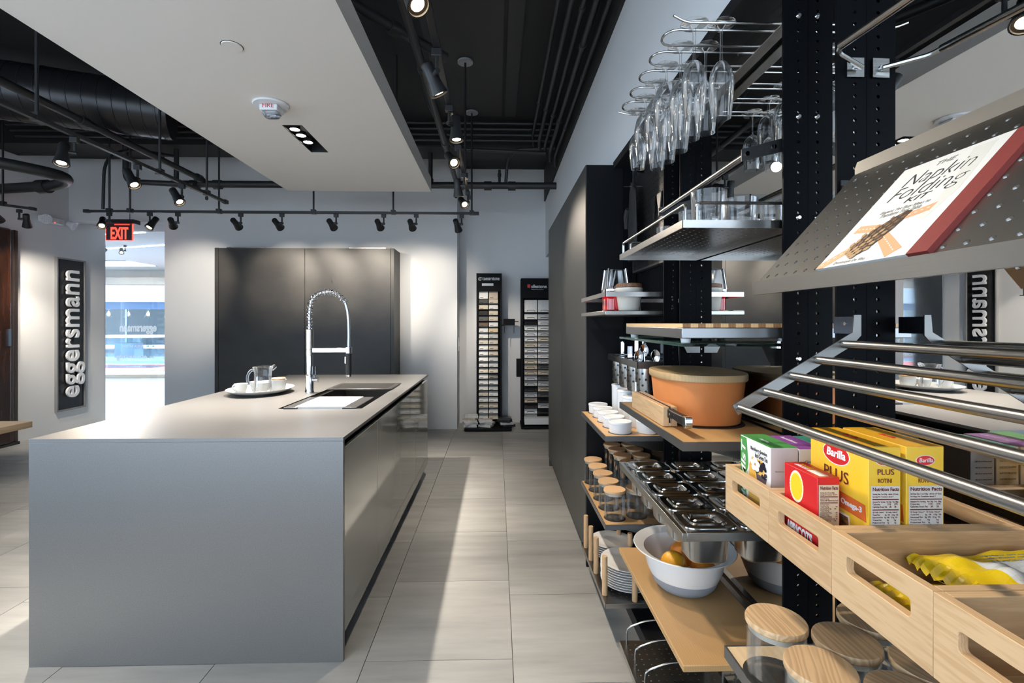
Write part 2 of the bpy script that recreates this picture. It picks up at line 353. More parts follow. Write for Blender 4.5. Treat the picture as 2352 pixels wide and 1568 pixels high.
# ---------------------------------------------------------------- spots and tracks
def lamp_light(parent, p, d, power, cone, col=(1.0, .88, .73), r=.03):
    l = bpy.data.lights.new('spot_light', 'SPOT'); l.energy = power * SPOT; l.spot_size = math.radians(cone); l.spot_blend = .75; l.shadow_soft_size = r; l.color = col
    o = bpy.data.objects.new('spot_light', l); COL.objects.link(o); o.parent = parent
    q = V(d).to_track_quat('-Z', 'Y'); o.matrix_local = Matrix.Translation(V(p) - root_of(parent).location) @ q.to_matrix().to_4x4()
def spot(mount, target, power, label, group, cone=62, side=1, glow=None):
    m = V(mount); t = thing('track_spotlight', label, 'spotlight', m, group)
    build(MB().box(m.x - .022, m.x + .022, m.y - .013, m.y + .013, m.z - .034, m.z), 'adapter', black_metal, t, .003)
    pv = m + V((0, 0, -.095))
    d = (V(target) - pv).normalized(); sd = d.cross(V((0, 0, 1)))
    sd = V((1, 0, 0)) if sd.length < .05 else sd.normalized() * side
    build(MB().cyl(m + V((0, 0, -.034)), pv + V((0, 0, .012)), .008, n=10).cyl(pv - sd * .012, pv + sd * .04, .011, n=12), 'yoke', black_metal, t)
    c = pv + sd * .052
    K_ = .74
    prof = [(r_ * K_, z_ * K_) for r_, z_ in [(.001, -.075), (.032, -.075), (.036, -.068), (.036, -.005), (.040, .03), (.053, .10), (.054, .108), (.047, .108), (.044, .097)]]
    M = Matrix.Translation(c) @ d.to_track_quat('Z', 'Y').to_matrix().to_4x4()
    build(MB().lathe(prof, n=22).xf(M), 'lamp_housing', black_metal, t)
    build(MB().lathe([(.031 * K_, .097 * K_), (.046 * K_, .1005 * K_)], n=20).xf(M), 'baffle', mat('baffle_bronze', (.10, .07, .045), .35, metal=.6), t)
    build(MB().lathe([(.0001, .0985 * K_), (.031 * K_, .0965 * K_)], n=20).xf(M), 'lens', glow or lamp_glow, t)
    lamp_light(t, c + d * .095, d, power, cone)
    return t
def track(label, p0, p1, rods):
    p0, p1 = V(p0), V(p1); t = thing('lighting_track', label, 'track', (p0 + p1) / 2)
    d = (p1 - p0).normalized(); s = V((-d.y, d.x, 0)) * .014; u = V((0, 0, .012)); z = V((0, 0, .0))
    build(MB().hexa([p0 - s - u, p0 + s - u, p1 + s - u, p1 - s - u, p0 - s + u, p0 + s + u, p1 + s + u, p1 - s + u]), 'rail', black_metal, t, .002)
    for e, sg in ((p0, -1), (p1, 1)):
        a = e - d * .05 * (sg > 0); b = a + d * .05
        s2 = s * 1.25; u2 = u * 1.3
        build(MB().hexa([a - s2 - u2, a + s2 - u2, b + s2 - u2, b - s2 - u2, a - s2 + u2, a + s2 + u2, b + s2 + u2, b - s2 + u2]), 'end_cap', black_metal, t)
    for q in rods:
        q = V(q)
        r = build(MB().cyl(q + V((0, 0, .02)), V((q.x, q.y, 3.499)), .009, n=8), 'hanging_rod', black_metal, t)
        build(MB().cyl(V((q.x, q.y, 3.470)), V((q.x, q.y, 3.484)), .062, n=24), 'canopy', mat('canopy_grey', (.30, .30, .31), .4), r)
        build(MB().box(q.x - .022, q.x + .022, q.y - .020, q.y + .020, q.z - .015, q.z + .028), 'clamp', black_metal, r)
    return t
TZ = 2.47
track('long black lighting track crossing the room in front of the back wall', (-4.04, 4.885, TZ), (-.178, 4.885, TZ), [(x, 4.885, TZ) for x in (-3.80, -3.60, -2.74, -1.816, -1.03, -.25)])
G1 = 'spotlights on the rear track'
rear = [(-3.80, (-2.6, 3.0, .3), 60, 'lit track spotlight in front of the red exit sign'), (-3.41, (-4.0, 3.4, .0), 60, 'lit track spotlight just right of the exit sign'),
        (-3.138, (-3.72, 6.34, 1.75), 52, 'black track spotlight at the edge of the entry opening'), (-2.528, (-2.55, 6.0, 1.9), 58, 'black rear-track spotlight over the left door of the dark cabinet'),
        (-2.126, (-2.05, 6.0, 1.9), 58, 'black rear-track spotlight near the middle joint of the dark cabinet'), (-1.595, (-1.5, 6.0, 1.9), 58, 'black rear-track spotlight over the right door of the dark cabinet'),
        (-1.125, (-1.05, 6.34, 1.8), 24, 'black rear-track spotlight left of the two above the white pier'), (-.803, (-.72, 6.34, 1.75), 30, 'black rear-track spotlight tilted right above the white pier'),
        (-.351, (.1, 6.6, .8), 50, 'black spotlight nearest the right end of the rear track')]
for x, tg, pw, lb in rear: spot((x, 4.885, TZ - .012), tg, pw, lb, G1, 56, side=1 if x < -3.7 else -1)
track('black lighting track running away left of the white panel', (-2.47, .6, TZ), (-2.455, 4.5, TZ), [(-2.465, 2.68, TZ), (-2.462, 3.63, TZ), (-2.457, 4.2, TZ)])
G2 = 'spotlights on the left track'
for y, tg, pw, lb in ((2.91, (-2.2, 2.2, .0), 60, 'brightly lit nearest spotlight on the left track'), (3.41, (-1.5, 3.1, .9), 75, 'middle spotlight on the left track aimed at the island'),
                      (3.88, (-1.4, 3.5, .9), 75, 'farthest spotlight on the left track aimed at the island')):
    spot((-2.462, y, TZ - .012), tg, pw, lb, G2, 58, side=1, glow=lamp_glow_w if y < 3 else None)
for y, tg, lb in ((2.1, (-3.4, 2.0, 0), 'added left track spotlight above the oak table, outside the frame'), (1.2, (-2.6, 1.2, 0), 'added left track spotlight nearest the camera, outside the frame')):
    spot((-2.465, y, TZ - .012), tg, 60, lb, G2, 76)  # unseen heads added so the floor bounces more light
track('black lighting track running away above the aisle', (-.25, .2, 2.55), (-.262, 4.6, 2.55), [(-.252, 1.35, 2.55), (-.254, 3.94, 2.55)])
G3 = 'spotlights on the aisle track'
for y, tg, pw, cone, lb, sd in ((1.62, (.6, 1.05, .9), 34, 60, 'bright spotlight cut off by the top edge of the photo', 1), (2.08, (.45, 2.5, .9), 45, 60, 'unlit-looking black spotlight on the aisle track seen from behind', -1),
                            (2.62, (-.1, 2.5, .0), 40, 66, 'aisle track spotlight pointing straight down near the ceiling conduits', -1), (3.20, (.62, 1.6, 1.0), 48, 54, 'aisle track spotlight turned right towards the glass rack', 1),
                            (3.80, (-.1, 4.3, .0), 62, 74, 'downward aisle spotlight in front of the thick sprinkler pipe', -1), (4.32, (.62, 2.3, 1.0), 48, 54, 'farthest aisle track spotlight turned to the right', 1)):
    spot((-.255, y, 2.538), tg, pw, lb, G3, cone, side=sd)
for y, tg, lb in ((1.15, (.62, .75, 1.0), 'aisle track spotlight above the napkin book shelf, beside the camera'), (.45, (.6, .9, .8), 'aisle track spotlight behind the camera position')):
    spot((-.25, y, 2.538), tg, 14, lb, G3, 62)
track('short black lighting track at the far left edge', (-5.4, 4.95, 2.61), (-4.64, 5.03, 2.52), [(-4.93, 5.0, 2.56)])
G4 = 'spotlights on the short left track'
for x, z, lb in ((-5.06, 2.55, 'black spotlight cut by the left edge of the photo'), (-4.77, 2.51, 'lit spotlight beside the emergency light unit')):
    spot((x, 5.0, z), (-5.5, 6.5, 1.3) if x < -4.9 else (-5.45, 5.9, .8), 85, lb, G4, 62, side=1)

# triple downlights recessed in the white panel (the nearer one is unseen, added to light the near floor)
def downlight(label, y0, y1, ys, aims, power):
    t = thing('recessed_downlight', label, 'downlight', (-1.27, (y0 + y1) / 2, 2.6))
    hs = MB().box(SX0 + .001, SX0 + .005, y0, y1, 2.6, 2.699).box(SX1 - .005, SX1 - .001, y0, y1, 2.6, 2.699).box(SX0 + .001, SX1 - .001, y0 + .001, y0 + .005, 2.6, 2.699).box(SX0 + .001, SX1 - .001, y1 - .005, y1 - .001, 2.6, 2.699).box(SX0 + .001, SX1 - .001, y0 + .001, y1 - .001, 2.69, 2.699)
    build(hs, 'housing', black_metal, t)
    for y, am in zip(ys, aims):
        lm = build(MB().lathe([(.022, 0), (.032, -.024), (.034, -.024), (.034, 0), (.022, 0)], (-1.288, y, 2.630), n=22), 'lamp', black_metal, t)
        build(MB().cyl((-1.288, y, 2.6075), (-1.288, y, 2.611), .027, n=20), 'lens', lamp_glow_w, lm)
        lamp_light(t, (-1.285, y, 2.598), V((am[0], am[1], -1)), power, 64, (1.0, .90, .78), .025)
downlight('black recessed slot with three lit lamps in the white panel', SY0, SY1, (3.145, 3.245, 3.365), ((.05, -.42), (0, 0), (.05, .25)), 250)
downlight('added recessed lamp slot in the unseen near end of the white panel', NY0, NY1, (.545, .645, .765), ((.0, .12), (-.3, .0), (.25, -.1)), 80)
# smoke/fire strobe and the flush sprinkler cover
t = thing('fire_alarm_strobe', 'white round fire alarm strobe on the dropped panel', 'fire alarm', (-1.265, 2.77, 2.6))
build(MB().lathe([(.0001, -.001), (.094, -.001), (.096, -.006), (.092, -.012), (.0001, -.014)], (-1.265, 2.77, 2.6), n=36), 'mounting_plate', white_plastic, t)
build(MB().box(-1.315, -1.215, 2.73, 2.82, 2.555, 2.587), 'strobe_body', white_plastic, t, .006)
ln = build(MB().lathe([(.0001, -.028), (.036, -.026), (.047, -.008), (.047, 0)], (-1.265, 2.775, 2.5545), n=20, sy=.8, pw=3.5), 'strobe_lens', glass('strobe_glass', (.9, .92, .95), 1, .6), t)
build(MB().cyl((-1.29, 2.775, 2.545), (-1.24, 2.775, 2.545), .006, n=10).box(-1.30, -1.23, 2.80, 2.803, 2.535, 2.553), 'flash_tube', chrome, ln)
text('FIRE', 'lettering', mat('sign_red', (.55, .02, .02), .5), t, frame((-1.265, 2.7295, 2.566), (1, 0, 0), (0, 0, 1)), .02, width=.062, align='CENTER', ext=.0005)
build(MB().lathe([(.0001, -.004), (.042, -.004), (.043, -.002), (.043, 0)], (-1.172, 2.19, 2.5985), n=30), 'sprinkler_cover', panel_white)
tag(bpy.data.objects['sprinkler_cover'], 'flush white sprinkler cover disc in the dropped panel', 'sprinkler cover')
tag(build(MB().cyl((-1.172, 2.19, 2.599), (-1.172, 2.19, 2.5995), .046, n=30), 'sprinkler_gap_shade', black_paint), 'black painted shadow gap around the flush sprinkler disc', 'ring')  # black disc stands for the shade in the gap round the cover

# ---------------------------------------------------------------- pipes, conduits, duct
pipe_m = mat('pipe_black', (.024, .024, .025), .45)
def pipe(name, label, pts, r, cat='pipe', fit=None, clamps=(), group=None):
    t = thing(name, label, cat, V(pts[0]), group)
    build(MB().tube(fillet(pts, fit or r * 3), r, 12), 'pipe_run', pipe_m, t)
    for c, ax in clamps:
        c = V(c); ax = V(ax).normalized(); build(MB().cyl(c - ax * r * 1.1, c + ax * r * 1.1, r * 1.35, n=14), 'coupling', pipe_m, t)
    return t
pipe('sprinkler_main_pipe', 'thick black sprinkler pipe crossing in front of the back wall', [(-3.6, 5.5, 2.915), (.672, 5.5, 2.925)], .038, clamps=[((-.93, 5.5, 2.915), (1, 0, 0)), ((-.42, 5.5, 2.92), (1, 0, 0)), ((-3.1, 5.5, 2.912), (1, 0, 0)), ((-3.35, 5.5, 2.91), (1, 0, 0)), ((.17, 5.5, 2.92), (1, 0, 0)), ((-.1, 5.5, 2.92), (1, 0, 0))])
pipe('sprinkler_branch_pipe', 'black sprinkler branch pipe running away left of the white panel', [(-3.235, .5, 2.96), (-3.238, 5.46, 2.95)], .03, clamps=[((-3.236, 3.9, 2.953), (0, 1, 0)), ((-3.236, 5.38, 2.95), (0, 1, 0))])
pipe('sprinkler_branch_pipe', 'black sprinkler branch pipe running away beside the aisle track', [(-.47, .5, 2.96), (-.452, 5.46, 2.95)], .026, clamps=[((-.46, 3.05, 2.955), (0, 1, 0)), ((-.455, 4.3, 2.955), (0, 1, 0))])
pipe('sprinkler_feed_pipe', 'black feed pipe coming from above the white panel to the aisle track', [(-1.2, 2.2, 3.16), (-.734, 2.718, 3.1), (-.33, 3.16, 3.09)], .03, clamps=[((-.60, 2.865, 3.095), (.36, .4, 0))])
pipe('sprinkler_drop', 'black vertical riser pipe at the back wall left of centre', [(-.75, 5.55, 2.96), (-.75, 5.55, 3.499)], .024, clamps=[((-.75, 5.55, 2.98), (0, 0, 1))])
pipe('sprinkler_drop', 'short black upright sprinkler head on the main pipe', [(.03, 5.5, 2.96), (.03, 5.5, 3.10)], .016, clamps=[((.03, 5.5, 3.04), (0, 0, 1))])
pipe('sprinkler_drop', 'black vertical riser pipe above the exit side of the room', [(-3.55, 5.5, 2.92), (-3.55, 5.5, 3.499)], .026)
pipe('sprinkler_pendant', 'pendant sprinkler head under the main pipe near the aisle', [(-.46, 5.5, 2.89), (-.46, 5.5, 2.78)], .012, clamps=[((-.46, 5.5, 2.80), (0, 0, 1))])
pipe('sprinkler_pendant', 'pendant sprinkler head under the main pipe left of the panel', [(-3.22, 5.5, 2.89), (-3.22, 5.5, 2.74)], .012, clamps=[((-3.22, 5.5, 2.76), (0, 0, 1))])
pipe('drain_pipe', 'thick black pipe making a U-turn at the far left', [(-5.5, 3.6, 2.78), (-4.28, 4.32, 2.76), (-4.02, 4.72, 2.75), (-4.36, 4.98, 2.745), (-5.5, 5.2, 2.745)], .05, fit=.2, clamps=[((-4.40, 4.25, 2.76), (1.2, .7, 0)), ((-4.55, 5.02, 2.745), (1, -.2, 0))])
pipe('drain_pipe', 'black water pipe with elbows between left track and exit sign', [(-3.95, 5.3, 3.3), (-3.95, 5.3, 2.88), (-3.3, 5.4, 2.88)], .03)
pipe('conduit_bend', 'thin black conduit dropping in a bend above the exit sign', [(-3.6, 5.6, 3.25), (-3.85, 5.2, 3.2), (-3.86, 4.9, 3.0), (-3.86, 4.885, 2.49)], .014, fit=.25, cat='conduit')
for k, x in enumerate((.38, .45, .51, .565, .62)):
    z = 3.36 - .055 * k
    pipe('conduit', '%s black conduit out from the white wall along the ceiling' % ['innermost', 'second', 'middle', 'fourth', 'wall-side'][k], [(x, -.5, z), (x, 5.15, z), (x + .02, 5.3, z - .06)], .019 if k % 2 else .015, cat='conduit', group='conduits along the right wall', clamps=[((x, 2.3 + .3 * k, z), (0, 1, 0)), ((x, 4.4, z), (0, 1, 0))])
for k in range(4):
    z = 3.44 - .04 * k; y = 5.05 + .05 * k
    pipe('conduit', '%s of the black conduits crossing near the back wall' % ['nearest', 'second', 'third', 'lowest'][k], [(-5, y, z), (.62, y, z)], .014, cat='conduit', group='conduits crossing near the back')
pipe('conduit', 'black conduit crossing the ceiling with a dip at the right wall', [(-.75, 2.75, 3.44), (.25, 2.75, 3.44), (.42, 2.72, 3.36), (.64, 2.72, 3.36)], .015, cat='conduit', fit=.08)
pipe('conduit', 'black conduit bending down to the sprinkler pipe near the back', [(.63, 5.25, 3.26), (.2, 5.3, 3.26), (.12, 5.45, 3.2), (.10, 5.5, 2.93)], .018, cat='conduit', fit=.08)
pipe('conduit', 'bent black conduit beside the end of the white panel', [(-.62, 4.0, 3.45), (-.60, 4.3, 3.3), (-.45, 4.9, 3.12), (.5, 5.0, 3.12)], .018, cat='conduit', fit=.15)
t = thing('air_duct', 'black spiral-seamed round air duct high on the left', 'duct', (-3.5, 4.6, 3.0))
d0, d1 = V((-5.40, 3.386, 3.215)), V((-2.86, 4.365, 3.215))
build(MB().cyl(d0, d1, .225, n=36), 'duct_body', mat('duct_black', (.016, .016, .018), .33, metal=.2), t)
for k in range(28):
    q = d0.lerp(d1, (k + .5) / 28); ax = (d1 - d0).normalized()
    if q.x < -5.5: continue
    build(MB().lathe([(.2245, -.006), (.2285, -.002), (.2285, .002), (.2245, .006)], n=36).xf(Matrix.Translation(q) @ (ax + V((.0, -.12, .0))).to_track_quat('Z', 'Y').to_matrix().to_4x4()), 'duct_seam', MATS['duct_black'], t)
struct(MB().box(-5.2, -2.0, 2.6, 2.9, 3.3, 3.499), 'trim_9', mat('beam_black', (.02, .021, .026), .5))
struct(MB().box(-2.75, -2.0, 2.9, 5.3, 3.3, 3.499), 'trim_10', MATS['beam_black'])
for k, (x0, x1, y0, y1) in enumerate(((-.55, .05, .5, 5.0), (.07, .19, .5, 5.0))):
    o = struct(MB().box(x0 + .01, x1, y0, y1, 3.489, 3.499), 'trim_%d' % (5 + k), mat('deck_board', (.022, .021, .021), .6))

# ---------------------------------------------------------------- signs on the left
t = thing('vertical_sign', 'tall dark recessed sign with white vertical lettering', 'sign', (-5.53, 6.46, .27))
SY, SW, Z0, Z1 = 6.262, .395, .275, 2.185
build(MB().box(-5.5295, -5.515, SY, SY + SW, Z0, Z1), 'sign_panel', mat('sign_panel', (.016, .016, .018), .22, spec=.35), t)
fr = MB().box(-5.53, -5.497, SY - .018, SY, Z0 - .018, Z1 + .018).box(-5.53, -5.497, SY + SW, SY + SW + .018, Z0 - .018, Z1 + .018).box(-5.53, -5.497, SY, SY + SW, Z0 - .018, Z0).box(-5.53, -5.497, SY, SY + SW, Z1, Z1 + .018)
build(fr, 'sign_frame', mat('frame_grey', (.22, .225, .235), .4), t)
letter_w = mat('letter_white', (.80, .82, .86), .35)
text('eggersmann', 'lettering', letter_w, t, frame((-5.49, SY + .285, Z0 + .13), (0, 0, 1), (0, -1, 0)), .34, width=1.64, height=.27, ext=.012, off=.003, res=4)
t = thing('emergency_light', 'white twin-head emergency light on the left wall', 'emergency light', (-5.53, 6.15, 2.6))
build(MB().box(-5.53, -5.45, 6.02, 6.30, 2.60, 2.68), 'case', white_plastic, t, .01)
for y, ax in ((6.02, V((.75, -.55, -.25))), (6.37, V((.8, .3, -.45)))):
    c = V((-5.44, y, 2.635)); ax.normalize()
    q = build(MB().cyl(c - ax * .03, c + ax * .05, .035, .058, n=20), 'lamp_head', white_plastic, t)
    lm = MB()
    M = Matrix.Translation(c + ax * .0505) @ ax.to_track_quat('Z', 'Y').to_matrix().to_4x4()
    for a in range(-2, 3):
        for b in range(-2, 3):
            if a * a + b * b < 6: lm.lathe([(.0001, .006), (.007, .004), (.009, 0)], (a * .019, b * .019, 0), n=8)
    build(lm.xf(M), 'led_lens', mat('led_lens', (.75, .78, .82), .1), q)
build(MB().cyl((-5.449, 6.16, 2.612), (-5.445, 6.16, 2.612), .006, n=10), 'indicator', mat('led_red', (.8, .02, .02), .4, emis=(1, .05, .03), est=3), t)
t = thing('exit_sign', 'hanging red-lit exit sign in the entry opening', 'exit sign', (-4.545, 6.0, 2.37))
build(MB().box(-4.74, -4.34, 5.94, 6.06, 2.565, 2.615), 'canopy_box', black_metal, t, .004)
build(MB().box(-4.70, -4.39, 5.992, 6.008, 2.37, 2.565), 'edge_panel', mat('exit_panel', (.05, .045, .055), .2), t)
exr = mat('exit_red', (.8, .02, .02), .4, emis=(1.0, .035, .02), est=3.2)
build(MB().box(-4.702, -4.698, 5.99, 6.01, 2.37, 2.565).box(-4.392, -4.388, 5.99, 6.01, 2.37, 2.565).box(-4.70, -4.39, 5.99, 6.01, 2.369, 2.373).box(-4.60, -4.42, 5.99, 6.01, 2.556, 2.562), 'edge_glow', exr, t)
text('EXIT', 'lettering', exr, t, frame((-4.647, 5.989, 2.388), (1, 0, 0), (0, 0, 1)), .17, width=.205, height=.145, ext=.002, off=.004)
for x in (-4.655, -4.425): build(MB().cyl((x, 6.0, 2.615), (x, 6.0, 3.499), .0035, n=6), 'suspension_wire', black_metal, t)
# dark glossy tall door leaf with bronze edge trims, and the corner of an oak table at the left edge
t = thing('ebony_panel_door', 'tall glossy dark ebony panel door at the left edge', 'door', (-5.5, 5.4, 0))
build(MB().box(-5.527, -5.42, 4.4, 5.60, .03, 2.43), 'door_leaf', ebony, t, .02)
build(MB().box(-5.527, -5.45, 5.60, 5.655, .03, 2.42), 'edge_trim', mat('bronze_trim', (.10, .075, .065), .25, metal=.8), t, .01)
build(MB().box(-5.527, -5.46, 5.66, 5.715, .02, 2.43), 'edge_trim', MATS['bronze_trim'], t, .01)
build(MB().box(-5.42, -5.405, 5.545, 5.575, 1.12, 1.31), 'handle', mat('handle_blue_steel', (.25, .32, .40), .25, metal=.9), t)
build(MB().box(-5.527, -5.43, 4.4, 5.70, 0.001, .03), 'plinth', black_metal, t)
t = thing('oak_table', 'corner of an oak-topped table at the left edge', 'table', (-3.6, 2.9, 0))
build(MB().box(-4.6, -2.96, 2.2, 3.19, .71, .75), 'table_top', oak_top, t, .003)
for x, y in ((-4.5, 2.3), (-3.35, 2.3), (-4.5, 3.05), (-3.35, 3.05)): build(MB().box(x - .03, x + .03, y - .03, y + .03, 0, .71), 'leg', black_metal, t)

# ---------------------------------------------------------------- entry annex and the mall outside
struct(MB().box(-14, -4.0, 6.62, 12.75, 2.72, 2.8), 'ceiling_entry', mat('entry_ceiling', (.70, .71, .73), .7))
struct(MB().box(-4.1, -4.0, 6.86, 12.75, 0, 2.8), 'wall_entry_right', wall_white)
struct(MB().box(-14, -13.9, 6.9, 12.75, 0, 2.8), 'wall_entry_left', wall_white)
struct(MB().box(-14, -5.66, 6.62, 6.72, 0, 2.72), 'wall_entry_near', wall_white)
struct(MB().box(-13.9, -4.1, 12.55, 12.75, 0, .07), 'trim_7', mat('sill_stone', (.60, .56, .50), .5))
struct(MB().box(-13.9, -4.1, 12.45, 12.75, 2.34, 2.52).box(-13.9, -4.1, 12.55, 12.75, 2.52, 2.72), 'trim_8', mat('fascia_plaster', (.58, .56, .54), .7))
led = mat('led_slot', (1, 1, 1), .5, emis=(.80, .90, 1.0), est=22)
for k, (a, b) in enumerate((((-12.5, 9.2), (-5.2, 7.35)), ((-12.5, 10.9), (-5.2, 8.35)))):
    a, b = V((*a, 2.714)), V((*b, 2.714)); s = V((0, .013, 0)); u = V((0, 0, .004))
    tag(build(MB().hexa([a - s - u, b - s - u, b + s - u, a + s - u, a - s + u, b - s + u, b + s + u, a + s + u]), 'linear_light', led), ['nearer glowing linear slot light in the entry ceiling', 'farther glowing linear slot light in the entry ceiling'][k], 'linear light')
spot((-6.78, 8.6, 2.72), (-7.6, 8.0, 1.2), 70, 'black ceiling spotlight in the entry turned left', 'entry spotlights', 70)
spot((-6.42, 8.6, 2.72), (-5.4, 7.3, 1.4), 70, 'dazzling ceiling spotlight in the entry facing the camera', 'entry spotlights', 70, glow=lamp_glow_w)
t = thing('cove_light', 'cream lit cove recess in the entry ceiling', 'cove light', (-8.7, 11.2, 2.7))
build(MB().box(-9.7, -8.0, 10.7, 11.6, 2.708, 2.716), 'glow_panel', mat('cove_glow', (1, 1, 1), .5, emis=(1.0, .90, .74), est=9), t)
build(MB().box(-9.74, -7.96, 10.66, 10.699, 2.70, 2.719).box(-9.74, -7.96, 11.601, 11.64, 2.70, 2.719), 'cove_lip', MATS['entry_ceiling'], t)
# lettered glass pane just behind the opening
t = thing('storefront_pane', 'clear glass pane with white company lettering in the entry', 'glass pane', (-5.1, 7.3, 0))
build(MB().box(-6.9, -4.101, 7.297, 7.303, .0, 2.72), 'pane', pane_glass, t)
vin = film('vinyl_white', (.9, .92, .95))
def ptxt(s, xr, z, wd, h, off=.002): text(s, 'lettering', vin, t, frame((xr, 7.305, z), (-1, 0, 0), (0, 0, 1)), .1, width=wd, height=h, ext=.0006, off=off)
ptxt('eggersmann', -5.0, 1.255, .535, .125, .004)
ptxt('Kitchens | Home Living', -5.0, 1.165, .50, .055)
ptxt('MIAMI | BOCA RATON', -5.03, 1.02, .46, .045)
ptxt('PALM BEACH  PHILADELPHIA', -5.03, .86, .57, .04)
o = struct(MB().box(-5.60, -5.594, -.85, 2.65, .45, 2.95), 'window_6', pane_glass)  # made-up window, put in for the added left fill
build(MB().box(-5.63, -5.56, .87, .93, .45, 2.95).box(-5.63, -5.56, -.85, -.80, .45, 2.95).box(-5.63, -5.56, 2.60, 2.65, .45, 2.95), 'window_frame', black_metal, o)
# the shop glazing line and the mall beyond
for k in range(5):
    x0 = -13.8 + 1.95 * k
    o = build(MB().box(x0, x0 + 1.93, 12.645, 12.655, .07, 2.34), 'window_%d' % (k + 1), pane_glass); o['kind'] = 'structure'
struct(MB().box(-30, 6, 12.75, 34, -.1, -.02), 'floor_mall', mat('mall_floor', (.62, .66, .70), .35))
tag(build(MB().box(-26, -2, 14.4, 16.6, -.02, -.005), 'mall_carpet', mat('carpet_red', (.52, .10, .08), .9)), 'long red carpet strip on the mall floor outside', 'carpet')
t = thing('glass_balustrade', 'glass balustrade with white handrail in the mall outside', 'railing', (-14, 17.2, 0))
build(MB().box(-26, -2, 17.16, 17.28, .50, .62), 'handrail', mat('rail_white', (.85, .88, .92), .4), t)
for k in range(12): build(MB().box(-26 + 2 * k, -24.04 + 2 * k, 17.21, 17.23, 0, .5), 'pane', pane_glass, t)
build(MB().box(-26, -2, 17.17, 17.27, -.01, .06), 'base_rail', mat('rail_blue', (.16, .32, .48), .4), t)
t = thing('mall_kiosk', 'pale glass kiosk counter with white top in the mall', 'kiosk', (-11.6, 15.5, 0))
build(MB().box(-12.3, -10.6, 15.3, 16.1, .93, 1.0), 'counter_top', mat('kiosk_white', (.85, .90, .95), .4), t)
build(MB().box(-12.25, -10.65, 15.35, 16.05, 0, .93), 'glass_case', glass('kiosk_glass', (.75, .90, .98), 1, .3, (.5, .75, .9)), t)
build(MB().box(-11.9, -11.3, 15.5, 15.9, .3, .75), 'display_block', mat('kiosk_blue', (.32, .52, .68), .5), t)
t = thing('opposite_shopfront', 'dark glazed shopfront across the mall with white fascia', 'shopfront', (-14, 21, 0))
build(MB().box(-28, 0, 20.5, 20.8, 2.25, 3.3), 'fascia', mat('fascia_white', (.80, .83, .88), .5), t)
build(MB().box(-28, 0, 20.6, 20.75, 1.95, 2.25), 'header', mat('header_blue', (.10, .18, .32), .4), t)
build(MB().box(-28, 0, 23.0, 23.1, 0, 3.3), 'back_wall', mat('shop_grey', (.045, .065, .085), .6), t)
build(MB().box(-28, 0, 20.9, 23.0, 3.2, 3.3), 'shop_ceiling', MATS['shop_grey'], t)
build(MB().box(-28, 0, 20.7, 20.9, -.02, .25), 'stall_riser', MATS['shop_grey'], t)
for k in range(13): build(MB().box(-28 + 2.1 * k, -27.94 + 2.1 * k, 20.62, 20.7, .25, 1.95), 'mullion', mat('mullion_pale', (.55, .66, .74), .4), t)
for k in range(13): build(MB().box(-27.94 + 2.1 * k, -25.9 + 2.1 * k, 20.655, 20.665, .25, 1.95), 'pane', pane_glass, t)
for k in range(5):
    build(MB().box(-17.5 + 2.4 * k, -16.2 + 2.4 * k, 22.6, 22.99, .0, .75), 'cupboard', mat('shop_cupboard_%d' % (k % 2), ((.55, .60, .62), (.12, .15, .2))[k % 2], .5), t)
for k in range(7):
    x = -16.6 + .83 * k; z = 1.62
    t = thing('pendant_lamp', '%s glass cone pendant lamp from the left across the mall' % ORD[k], 'pendant lamp', (x, 21.3, z), 'pendants across the mall')
    build(MB().lathe([(.03, .30), (.05, .27), (.17, 0), (.165, 0), (.045, .26)], (x, 21.3, z), n=16), 'shade', glass('cone_glass', (.95, .95, .92), 1, .7, (.85, .85, .8)), t)
    build(MB().lathe([(.0001, 0), (.045, .03), (.06, .09), (.03, .15), (.0001, .16)], (x, 21.3, z + .06), n=12), 'bulb', lamp_glow_w, t)
    build(MB().cyl((x, 21.3, z + .3), (x, 21.3, 3.2), .008, n=6), 'cord', black_metal, t)
t = thing('planter', 'long low planter with green shrubs by the balustrade', 'planter', (-14.6, 17.6, 0))
build(MB().box(-17.5, -13.2, 17.4, 17.8, 0, .42), 'trough', mat('planter_grey', (.35, .38, .4), .6), t)
pm = MB(); rr = random.Random(4)
for k in range(160):
    x = rr.uniform(-17.4, -13.3); y = rr.uniform(17.42, 17.78); z = rr.uniform(.42, .62); a = rr.uniform(0, 6.28)
    dx, dy = .07 * math.cos(a), .07 * math.sin(a); pm.add([(x, y, z - .06), (x + dx - dy * .4, y + dy + dx * .4, z), (x + dx * 1.8, y + dy * 1.8, z + .07), (x + dx + dy * .4, y + dy - dx * .4, z)], [(0, 1, 2, 3)])
o = build(pm, 'foliage', mat('leaf_green', (.06, .13, .05), .6), t); o['kind'] = 'stuff'
# ================================================================ island
t = thing('kitchen_island', 'large grey waterfall kitchen island with glossy taupe doors', 'island', ((IX0 + IX1) / 2, (IY0 + IY1) / 2, 0))
idf = lambda a, b, c: (a, b, c)
KX0, KX1, KY0, KY1 = -1.185, -.733, 2.668, 3.785
top = MB().holed((IX0, IY0, IX1, IY1), (KX0, KY0, KX1, KY1), .008, idf, IZ - .014, IZ, 2)
build(top, 'countertop', ceramic, t)
build(MB().box(IX0, IX1, IY0, IY0 + .02, 0, IZ - .0141), 'waterfall_panel', ceramic, t, .0015)
build(MB().box(IX0 + .02, IX1 - .06, IY0 + .021, KY0 - .06, .1, IZ - .0145).box(IX0 + .02, IX1 - .06, KY1 + .06, IY1 - .02, .1, IZ - .0145).box(IX0 + .02, KX0 - .06, KY0 - .06, KY1 + .06, .1, IZ - .0145).box(IX0 + .02, IX1 - .06, KY0 - .06, KY1 + .06, .1, .6), 'carcass', black_metal, t)
